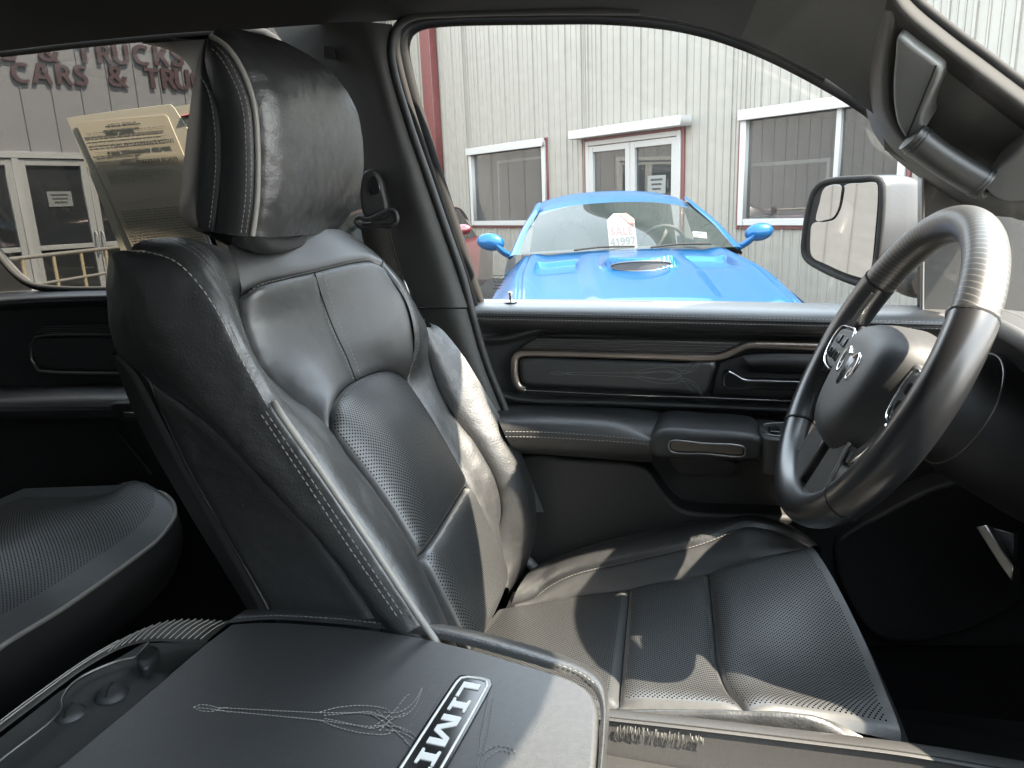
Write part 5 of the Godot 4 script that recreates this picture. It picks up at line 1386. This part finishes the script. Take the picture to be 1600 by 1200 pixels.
	add_stitches(hst, cr(L([312, 114, -0.297, 327, 135, -0.295, 338, 180, -0.293, 342, 247, -0.292, 337, 313, -0.292, 331, 358, -0.294]), 40), Vector3(0, 0, 0.006))
	stuff("headrest_stitching", hst.mesh(), M.thread, head)
	var skirt := surf([L([289, 340, -0.338, 306, 354, -0.325, 340, 364, -0.300, 395, 369, -0.288, 460, 364, -0.42, 522, 352, -0.548]), L([300, 356, -0.345, 325, 368, -0.33, 362, 384, -0.315, 410, 394, -0.32, 470, 386, -0.43, 516, 368, -0.54]), L([320, 362, -0.40, 345, 372, -0.40, 375, 388, -0.38, 420, 392, -0.38, 465, 384, -0.45, 505, 368, -0.52])], 14, 50)
	sheet("headrest_skirt", skirt, M.plastic, head)
	tube("headrest_post", cr(L([318, 340, -0.36, 326, 366, -0.36, 336, 396, -0.36]), 10), 0.0062, M.chrome, head, 12)
	tube("headrest_post", cr(L([480, 340, -0.50, 486, 366, -0.50, 492, 392, -0.50]), 10), 0.0062, M.chrome, head, 12)
	# --- cushion
	var far_edge_a := L([785, 955, -0.585, 850, 944, -0.585, 983, 925, -0.580])
	var near_a := V([-0.345, 0.775, -0.20, -0.20, 0.812, -0.20, -0.074, 0.838, -0.20])
	var mid_a := PackedVector3Array(); var mid_b := PackedVector3Array()
	for i in 3: mid_a.append(far_edge_a[i].lerp(near_a[i], 0.35) + Vector3(0, -0.004, 0)); mid_b.append(far_edge_a[i].lerp(near_a[i], 0.7) + Vector3(0, -0.004, 0))
	var cushion_rear_insert_g := puff(surf([far_edge_a, mid_a, mid_b, near_a], 60, 50), 0.008, 0.018, [1, 1, 0, 1])
	perforate("perforations", cushion_rear_insert_g, sheet("cushion_rear_insert", cushion_rear_insert_g, M.perforated, s))
	var s1 := [L([984, 925, -0.580, 1040, 914, -0.578, 1107, 900, -0.576]), near_a]
	var seam2 := L([1108, 900, -0.576, 1116, 985, -0.42, 1122, 1045, -0.32, 1140, 1090, -0.25, 1168, 1118, -0.195])
	var seam1 := PackedVector3Array()
	for i in 5: seam1.append(P(984, 925, -0.58).lerp(V([-0.073, 0.838, -0.20])[0], i / 4.0))
	var midm := PackedVector3Array()
	for i in 5: midm.append((seam1[i] + seam2[i]) * 0.5)
	var cushion_middle_insert_g := puff(surf([seam1, midm, seam2], 40, 70), 0.013, 0.030)
	perforate("perforations", cushion_middle_insert_g, sheet("cushion_middle_insert", cushion_middle_insert_g, M.perforated, s))
	var front := L([1268, 861, -0.576, 1300, 910, -0.49, 1360, 1035, -0.33, 1395, 1125, -0.215, 1408, 1160, -0.185])
	var fm1 := L([1190, 876, -0.576, 1215, 950, -0.45, 1250, 1050, -0.32, 1275, 1110, -0.235, 1295, 1135, -0.195])
	var cushion_front_insert_g := puff(surf([seam2, fm1, front], 60, 80), 0.018, 0.035, [1, 0, 1, 1])
	perforate("perforations", cushion_front_insert_g, sheet("cushion_front_insert", cushion_front_insert_g, M.perforated, s))
	var drop := PackedVector3Array(); var drop2 := PackedVector3Array()
	for p in front: drop.append(p + Vector3(0.026, -0.05, 0)); drop2.append(p + Vector3(-0.01, -0.16, 0))
	sheet("cushion_front", surf([front, drop, drop2], 20, 50), M.leather, s, Vector3(3, 1, -0.4))
	tube("front_piping", cr(moved(L([1262, 856, -0.60, 1268, 861, -0.576, 1300, 910, -0.49, 1360, 1035, -0.33, 1395, 1125, -0.215, 1408, 1160, -0.185]), Vector3(0.012, -0.040, 0)), 50), 0.0034, M.piping, s)
	var cb0 := L([846, 890, -0.675, 862, 876, -0.680, 920, 858, -0.682, 981, 842, -0.684, 1075, 821, -0.686, 1169, 815, -0.686, 1216, 826, -0.680, 1258, 850, -0.665, 1276, 872, -0.650])
	var cb1 := L([800, 950, -0.600, 836, 938, -0.612, 862, 916, -0.618, 900, 898, -0.620, 981, 878, -0.622, 1099, 850, -0.624, 1160, 824, -0.640, 1215, 832, -0.640, 1262, 860, -0.610])
	var cb2 := L([786, 956, -0.586, 850, 945, -0.586, 900, 938, -0.586, 983, 926, -0.582, 1050, 912, -0.580, 1108, 901, -0.578, 1160, 888, -0.577, 1216, 873, -0.577, 1266, 863, -0.577])
	sheet("cushion_far_bolster", wrinkle(puff(surf([cb0, cb1], 24, 80), 0.018, 0.035, [1, 1, 0, 0]), wr, 0.0007, 26.0), M.leather, s)
	sheet("cushion_far_edge", wrinkle(puff(surf([cb1, cb2], 20, 80), 0.007, 0.02, [1, 1, 0, 0]), wr, 0.0008, 26.0), M.smooth_leather, s)
	tube("far_cushion_piping", cr(moved(cb0, Vector3(0, -0.002, -0.002)), 60), 0.0030, M.piping, s)
	var cst := Mesher.new()
	add_stitches(cst, cr(L([832, 941, -0.610, 860, 919, -0.616, 898, 901, -0.618, 981, 881, -0.620, 1098, 853, -0.622, 1158, 828, -0.636]), 60), Vector3(0, 0.006, 0.004))
	stuff("cushion_stitching", cst.mesh(), M.thread, s)
	var nb := V([-0.345, 0.775, -0.20, -0.074, 0.838, -0.20, 0.066, 0.852, -0.197, 0.15, 0.862, -0.193, 0.205, 0.842, -0.185])
	var nb1 := V([-0.345, 0.785, -0.182, -0.074, 0.846, -0.182, 0.066, 0.868, -0.182, 0.14, 0.872, -0.180, 0.20, 0.832, -0.178])
	var nb2 := V([-0.345, 0.74, -0.170, -0.074, 0.80, -0.170, 0.066, 0.82, -0.170, 0.14, 0.82, -0.170, 0.20, 0.80, -0.170])
	sheet("cushion_near_bolster", wrinkle(surf([nb, nb1, nb2], 20, 60), wr, 0.001, 26.0), M.leather, s)
	var base := Mesher.new()
	add_box(base, Transform3D(Basis(), Vector3(-0.06, 0.58, -0.42)), Vector3(0.50, 0.28, 0.44), 0.02)
	part("seat_base", base.mesh(), M.plastic, s)
	var fs := surf([moved(cb0, Vector3(0, -0.004, 0)), moved(cb0, Vector3(0, -0.12, -0.004))], 8, 30)
	sheet("side_shield", fs, M.plastic, s, Vector3(0, 1, -3))
	tube("side_trim", cr(L([812, 862, -0.70, 826, 878, -0.70, 848, 900, -0.70]), 10), 0.010, M.handle_grey, s)

func sheet_mesh(g: Array) -> ArrayMesh:
	var mb := Mesher.new(); add_grid(mb, g)
	return mb.mesh()

# ---------------------------------------------------------------- steering wheel
func rim_arc(a0: float, a1: float, xf: Transform3D, big: float) -> PackedVector3Array:
	var o := PackedVector3Array()
	var n := int(absf(a1 - a0) / 3.0) + 2
	for i in n:
		var a := deg_to_rad(lerpf(a0, a1, float(i) / (n - 1)))
		o.append(xf * Vector3(big * cos(a), big * sin(a), 0))
	return o

func build_steering_wheel():
	var w := thing("steering_wheel", "black leather steering wheel with pinstriped rim and chrome emblem", "steering wheel")
	var t := 0.452; var yaw := 0.032
	var n := Vector3(-cos(t) * cos(yaw), sin(t), cos(t) * sin(yaw))
	var x := Vector3.UP.cross(n).normalized(); var y := n.cross(x)
	var xf := Transform3D(Basis(x, y, n), Vector3(0.222, 1.201, -0.42))
	var big := 0.1935; var r := 0.0225; var r2 := 0.0208
	tube("rim_top", rim_arc(31, 149, xf, big), r, M.rim_print, w, 28, false, r2, n)
	tube("rim_near_grip", rim_arc(-42, 31.0, xf, big), r + 0.001, M.wheel_leather, w, 24, false, r2 + 0.0012, n)
	tube("rim_far_grip", rim_arc(149.0, 222, xf, big), r + 0.001, M.wheel_leather, w, 24, false, r2 + 0.0012, n)
	tube("rim_bottom", rim_arc(222, 318, xf, big), r, M.wheel_leather, w, 24, false, r2, n)
	for a in [31.0, 149.0, 222.0, 318.0]: tube("rim_joint", rim_arc(a - 0.4, a + 0.4, xf, big), r + 0.0013, M.rubber, w, 20, false, r2 + 0.0015, n)
	# zigzag stitching on the inside of the grips
	var st := Mesher.new()
	for q in [[152.0, 196.0], [-14.0, 28.0]]:
		var z := PackedVector3Array(); var z2 := PackedVector3Array()
		for i in 61:
			var a := deg_to_rad(lerpf(q[0], q[1], i / 60.0)); var s := 1.0 if i % 2 else -1.0
			z.append(xf * Vector3((big - r2 - 0.0014) * cos(a), (big - r2 - 0.0014) * sin(a), 0.004 + 0.004 * s))
			z2.append(xf * Vector3((big - r2 - 0.0014) * cos(a), (big - r2 - 0.0014) * sin(a), 0.004 - 0.004 * s))
		add_tube(st, z, 0.0006, 4); add_tube(st, z2, 0.0006, 4)
	stuff("rim_stitching", st.mesh(), M.thread, w)
	# hub: domed airbag cover
	var out := PackedVector2Array([Vector2(-0.078, 0.035), Vector2(-0.068, 0.062), Vector2(-0.035, 0.074), Vector2(0.035, 0.074), Vector2(0.068, 0.062), Vector2(0.078, 0.035), Vector2(0.074, -0.02), Vector2(0.055, -0.062), Vector2(0.028, -0.080), Vector2(-0.028, -0.080), Vector2(-0.055, -0.062), Vector2(-0.074, -0.02)])
	var o3 := PackedVector3Array()
	for q in out: o3.append(Vector3(q.x * 1.22, q.y * 1.18, 0))
	o3 = cr(o3, 60, true)
	var g := []
	for k in 60 + 1:
		var row := PackedVector3Array(); var e := o3[k % 60]
		for i in 15:
			var f := i / 14.0
			var h := 0.030 - 0.066 * pow(f, 7.0)
			row.append(xf * (Vector3(e.x, e.y, 0) * f + Vector3(0, -0.024, h)))
		g.append(row)
	var hub := sheet("airbag_cover", g, M.plastic, w, xf * Vector3(0, 0, 1))
	# emblem: chrome horned animal head
	var em := xf * Transform3D(Basis().scaled(Vector3.ONE * 1.5), Vector3(0, -0.014, 0.0300))
	var badge := plate("emblem", place2(em, [0.0, -0.016, 0.006, -0.014, 0.0085, -0.004, 0.007, 0.006, 0.0095, 0.013, 0.006, 0.0155, 0.0, 0.014, -0.006, 0.0155, -0.0095, 0.013, -0.007, 0.006, -0.0085, -0.004, -0.006, -0.014]), n, 0.004, 0.0018, M.chrome, hub)
	badge.set_meta("label", "chrome animal head emblem with curled horns")
	for s in [-1.0, 1.0]:
		var horn := Mesher.new()
		add_tube(horn, cr(place2(em, [0.007 * s, 0.012, 0.014 * s, 0.0165, 0.0205 * s, 0.012, 0.0215 * s, 0.002, 0.016 * s, -0.006, 0.0125 * s, -0.003, 0.0135 * s, 0.004]), 30), 0.0034, 8, false, 0.0030, n, 0.45)
		part("horn", horn.mesh(), M.chrome, badge)
	text("airbag_mark", "AIRBAG", 0.005, 0.0003, xf * Transform3D(Basis(), Vector3(0.0, -0.062, 0.0285)), M.dark_thread, hub, 400)
	# spokes with their switch pods
	for s in [-1.0, 1.0]:
		var sp := plate("spoke", place2(xf * Transform3D(Basis(), Vector3(0, 0, -0.006)), [0.06 * s, 0.036, 0.11 * s, 0.030, 0.180 * s, 0.034, 0.184 * s, 0.0, 0.180 * s, -0.026, 0.11 * s, -0.020, 0.06 * s, -0.03]), n, 0.022, 0.006, M.smooth_leather, w)
		var pod := xf * Transform3D(Basis().scaled(Vector3(1.12, 1.3, 1)), Vector3(0.006 * s, -0.012, 0.014 if s < 0 else -0.006))
		plate("switch_pod", cr(place2(pod, [0.082 * s, 0.026, 0.115 * s, 0.027, 0.142 * s, 0.022, 0.148 * s, 0.008, 0.138 * s, -0.010, 0.112 * s, -0.016, 0.084 * s, -0.012]), 30, true), n, 0.012, 0.003, M.plastic, sp)
		tube("pod_rim", cr(place2(pod * Transform3D(Basis(), Vector3(0, 0, 0.0005)), [0.080 * s, 0.028, 0.115 * s, 0.029, 0.144 * s, 0.024, 0.151 * s, 0.008, 0.140 * s, -0.012, 0.112 * s, -0.018, 0.082 * s, -0.014]), 50, true), 0.0020, M.chrome, sp, 6, true)
		for k in 4: plate("button", rounded_rect(pod * Transform3D(Basis(), Vector3((0.098 + 0.026 * (k % 2)) * s, 0.014 - 0.017 * int(k / 2.0), 0.0022)), 0.017, 0.011, 0.003), n, 0.004, 0.001, M.gloss_black, sp)
		# lower spoke
		var ls := plate("lower_spoke", place2(xf * Transform3D(Basis(), Vector3(0, 0, 0.002)), [0.016 * s, -0.090, 0.068 * s, -0.086, 0.078 * s, -0.130, 0.082 * s, -0.182, 0.040 * s, -0.190, 0.014 * s, -0.186]), n, 0.020, 0.005, M.grained, w)
		for k in 8: tube("stripe", resample(place2(xf * Transform3D(Basis(), Vector3(0, 0, 0.0022)), [(0.022 + 0.007 * k) * s, -0.094, (0.020 + 0.0078 * k) * s, -0.178]), 3), 0.0006, M.pewter, ls, 4)
		tube("spoke_edge", cr(place2(xf * Transform3D(Basis(), Vector3(0, 0, 0.001)), [0.066 * s, -0.084, 0.077 * s, -0.130, 0.080 * s, -0.172, 0.060 * s, -0.184, 0.014 * s, -0.180]), 20), 0.0022, M.pewter, ls, 6)
		plate("hub_trim", cr(place2(xf * Transform3D(Basis(), Vector3(0, 0, -0.002)), [0.060 * s, -0.112, 0.090 * s, -0.100, 0.116 * s, -0.070, 0.126 * s, -0.040, 0.112 * s, -0.036, 0.100 * s, -0.062, 0.080 * s, -0.086, 0.056 * s, -0.100]), 40, true), n, 0.012, 0.004, M.chrome, w)
		plate("hub_trim", cr(place2(xf * Transform3D(Basis(), Vector3(0, 0, -0.002)), [0.128 * s, -0.034, 0.134 * s, -0.004, 0.140 * s, 0.030, 0.128 * s, 0.030, 0.120 * s, -0.002, 0.115 * s, -0.032]), 30, true), n, 0.012, 0.004, M.chrome, w)
	# column and stalk
	var col := thing("steering_column", "black steering column shroud behind the wheel", "column")
	var mb := Mesher.new()
	add_lathe(mb, xf * Vector3(0, 0, -0.02), -n, [[0.05, 0.0], [0.062, 0.004], [0.066, 0.03], [0.070, 0.08], [0.082, 0.11], [0.092, 0.20], [0.10, 0.34]], 36)
	part("shroud", mb.mesh(), M.plastic, col)
	tube("shroud_joint", ring_of(xf * Transform3D(Basis(), Vector3(0, 0, -0.112)), 0.0745), 0.0016, M.pewter, col, 6, true)
	var stalk := tube("stalk", cr(PackedVector3Array([xf * Vector3(0.05, -0.03, -0.06), xf * Vector3(0.09, -0.035, -0.055), xf * Vector3(0.125, -0.04, -0.045)]), 12), 0.010, M.plastic, col, 12, false, 0.014, n)
	tube("stalk_ring", cr(PackedVector3Array([xf * Vector3(0.098, -0.036, -0.053), xf * Vector3(0.106, -0.037, -0.051)]), 3), 0.0125, M.pewter, stalk, 12, false, 0.0165, n)

func place2(xf: Transform3D, a: Array) -> PackedVector3Array:
	var o := PackedVector3Array()
	for i in range(0, a.size(), 2): o.append(xf * Vector3(a[i], a[i + 1], 0))
	return o

func ring_of(xf: Transform3D, r: float) -> PackedVector3Array:
	var o := PackedVector3Array()
	for k in 48: o.append(xf * Vector3(r * cos(TAU * k / 48.0), r * sin(TAU * k / 48.0), 0))
	return o

# ---------------------------------------------------------------- seat belt
func build_belt():
	var b := thing("seat_belt", "black seat belt hanging from its guide beside the headrest", "seat belt")
	var nz := Vector3(0.15, 0, 1).normalized()
	plate("height_adjuster", cr(LZ(-0.690, [563, 275, 570, 266, 582, 264, 592, 274, 600, 300, 604, 330, 596, 344, 572, 344, 562, 320]), 40, true), nz, 0.03, 0.008, M.plastic, b)
	plate("release_button", cr(LZ(-0.688, [577, 277, 585, 275, 594, 298, 590, 302, 580, 304]), 20, true), nz, 0.006, 0.002, M.gloss_black, b)
	tube("guide_ring", cr(LZ(-0.684, [556, 346, 560, 340, 575, 343, 600, 332, 612, 328, 619, 334, 620, 346, 612, 352, 596, 352, 566, 356]), 50, true), 0.0042, M.plastic, b, 8, true)
	var g := surf([L([562, 350, -0.686, 570, 385, -0.69, 588, 430, -0.695, 600, 480, -0.70, 612, 540, -0.70]), L([584, 348, -0.680, 592, 385, -0.684, 608, 430, -0.688, 620, 480, -0.694, 634, 540, -0.694]), L([606, 346, -0.686, 614, 385, -0.69, 628, 430, -0.695, 640, 480, -0.70, 655, 540, -0.70])], 16, 40)
	sheet("webbing", g, M.webbing, b)
	tube("webbing_edge", cr(L([606, 346, -0.686, 614, 385, -0.69, 628, 430, -0.695, 640, 480, -0.70]), 24), 0.0012, M.webbing, b, 5)
	plate("belt_buckle", cr(LZ(-0.683, [618, 440, 630, 437, 636, 448, 640, 466, 628, 470, 622, 455]), 20, true), nz, 0.012, 0.003, M.pewter, b)

# ---------------------------------------------------------------- door mirror outside the glass
func build_mirror():
	var m := thing("side_mirror", "grey towing style side mirror with inset spot mirror outside driver's window", "mirror")
	var n := Vector3(-0.80, 0.03, 0.60).normalized(); var at := P(1320, 360, -1.03)
	var face := cr(LP(at, n, [1284, 287, 1300, 282, 1340, 279, 1368, 279, 1377, 284, 1379, 300, 1376, 360, 1368, 420, 1362, 440, 1348, 444, 1320, 436, 1280, 418, 1262, 406, 1256, 394, 1257, 370, 1263, 330, 1272, 300]), 72, true)
	var mid := Vector3.ZERO
	for p in face: mid += p / 72.0
	var rings := []
	for q in [[0.0, 1.0, 0.0], [0.008, 1.03, 0.0], [0.03, 1.06, 0.0], [0.07, 1.05, 0.006], [0.11, 0.96, 0.014], [0.14, 0.78, 0.02], [0.155, 0.45, 0.022], [0.158, 0.02, 0.022]]:
		var ring := PackedVector3Array()
		for p in face: ring.append(mid + (p - mid) * q[1] - n * q[0] + Vector3(0, 0, q[2]))
		ring.append(ring[0])
		rings.append(ring)
	var g := []
	for i in 73:
		var row := PackedVector3Array()
		for r in rings: row.append(r[i])
		g.append(cr(row, 22))
	sheet("housing", g, M.grey_paint, m, mid + n * 3)
	tube("bezel", resample(face, 72, true), 0.006, M.rubber, m, 8, true)
	plate("bezel_back", face, n, 0.004, 0.001, M.rubber, m)
	plate("main_glass", cr(LP(at + n * 0.002, n, [1319, 290, 1345, 286, 1370, 286, 1372, 300, 1368, 360, 1360, 425, 1354, 434, 1330, 430, 1290, 413, 1268, 400, 1266, 370, 1269, 350, 1290, 346, 1304, 342, 1312, 328, 1316, 306]), 80, true), n, 0.003, 0.0008, M.mirror, m)
	var n2 := (n + Vector3(-0.05, -0.02, 0.10)).normalized()
	plate("spot_glass", cr(LP(at + n * 0.004, n2, [1288, 294, 1314, 290, 1314, 306, 1310, 326, 1302, 340, 1290, 344, 1275, 345, 1280, 318]), 50, true), n2, 0.003, 0.0008, M.mirror, m)
	tube("arm", cr(PackedVector3Array([P(1400, 410, -1.0), P(1430, 432, -0.93), P(1470, 440, -0.85)]), 12), 0.035, M.rubber, m, 12, false, 0.05)

# ---------------------------------------------------------------- paper sheet in the rear window
func build_window_sticker():
	var s := thing("window_sticker", "tan paper form in a clear sleeve taped inside the tinted rear window", "sticker")
	var nz := Vector3(0, 0, 1)
	plate("sleeve", LZ(-0.812, [104, 184, 190, 172, 266, 163, 272, 168, 420, 400, 192, 400]), nz, 0.0012, 0.0003, M.sleeve, s)
	plate("second_page", LZ(-0.8125, [272, 167, 330, 158, 440, 395, 424, 400]), nz, 0.0012, 0.0003, M.sleeve, s)
	plate("paper", LZ(-0.8100, [118, 192, 256, 179, 262, 182, 345, 380, 210, 394]), nz, 0.0008, 0.0002, M.paper, s)
	var at := func(u: float, v: float) -> Vector3:
		var a := Vector2(118, 192).lerp(Vector2(256, 179), u); var b := Vector2(210, 394).lerp(Vector2(348, 381), u)
		var q := a.lerp(b, v)
		return P(q.x, q.y, -0.8088)
	var ink := Mesher.new(); rng.seed = 31
	var rows := [[0.045, 0.3, 0.7, 3.0], [0.085, 0.06, 0.95, 1.2], [0.10, 0.06, 0.95, 0.7], [0.125, 0.06, 0.9, 0.6], [0.155, 0.06, 0.95, 1.0], [0.175, 0.06, 0.95, 0.6]]
	for k in 8: rows.append([0.235 + 0.014 * k, 0.06 + 0.3 * rng.randf() * (k % 3), 0.62 - 0.2 * rng.randf(), 0.6])
	for k in 7: rows.append([0.38 + 0.015 * k, 0.08, 0.5 + 0.4 * rng.randf(), 0.6])
	rows.append([0.62, 0.05, 0.97, 0.5])
	for k in 14: rows.append([0.69 + 0.02 * k, 0.05, 0.97 - 0.08 * rng.randf(), 0.9 if k % 4 else 1.5])
	for r in rows:
		var u: float = r[1]
		while u < r[2]:
			var e := minf(r[2], u + rng.randf_range(0.02, 0.08)); var h: float = r[3] * 0.0032
			add_plate(ink, PackedVector3Array([at.call(u, r[0]), at.call(e, r[0]), at.call(e, r[0] + h), at.call(u, r[0] + h)]), nz, 0.0003, 0.0001, 1, false)
			u = e + 0.012
	stuff("print_lines", ink.mesh(), M.ink, s)
	var ux: Vector3 = (at.call(1.0, 0.2) - at.call(0.0, 0.2)).normalized(); var uy: Vector3 = (at.call(0.5, 0.0) - at.call(0.5, 1.0)).normalized()
	var head := [["BUYERS GUIDE", 0.5, 0.045, 0.0075], ["IMPLIED WARRANTIES ONLY", 0.62, 0.20, 0.0085], ["DEALER WARRANTY", 0.70, 0.335, 0.0080]]
	for h in head:
		text("heading", h[0], h[3], 0.0003, Transform3D(Basis(-ux, uy, nz), at.call(h[1], h[2]) + nz * 0.0006), M.ink, s, 800, 0.95)
	var fr := tube("red_frame", LZ(-0.811, [283, 182, 300, 178, 330, 176, 400, 330]), 0.0018, M.red_print, s, 5)
	fr.set_meta("label", "red printed border on second page")
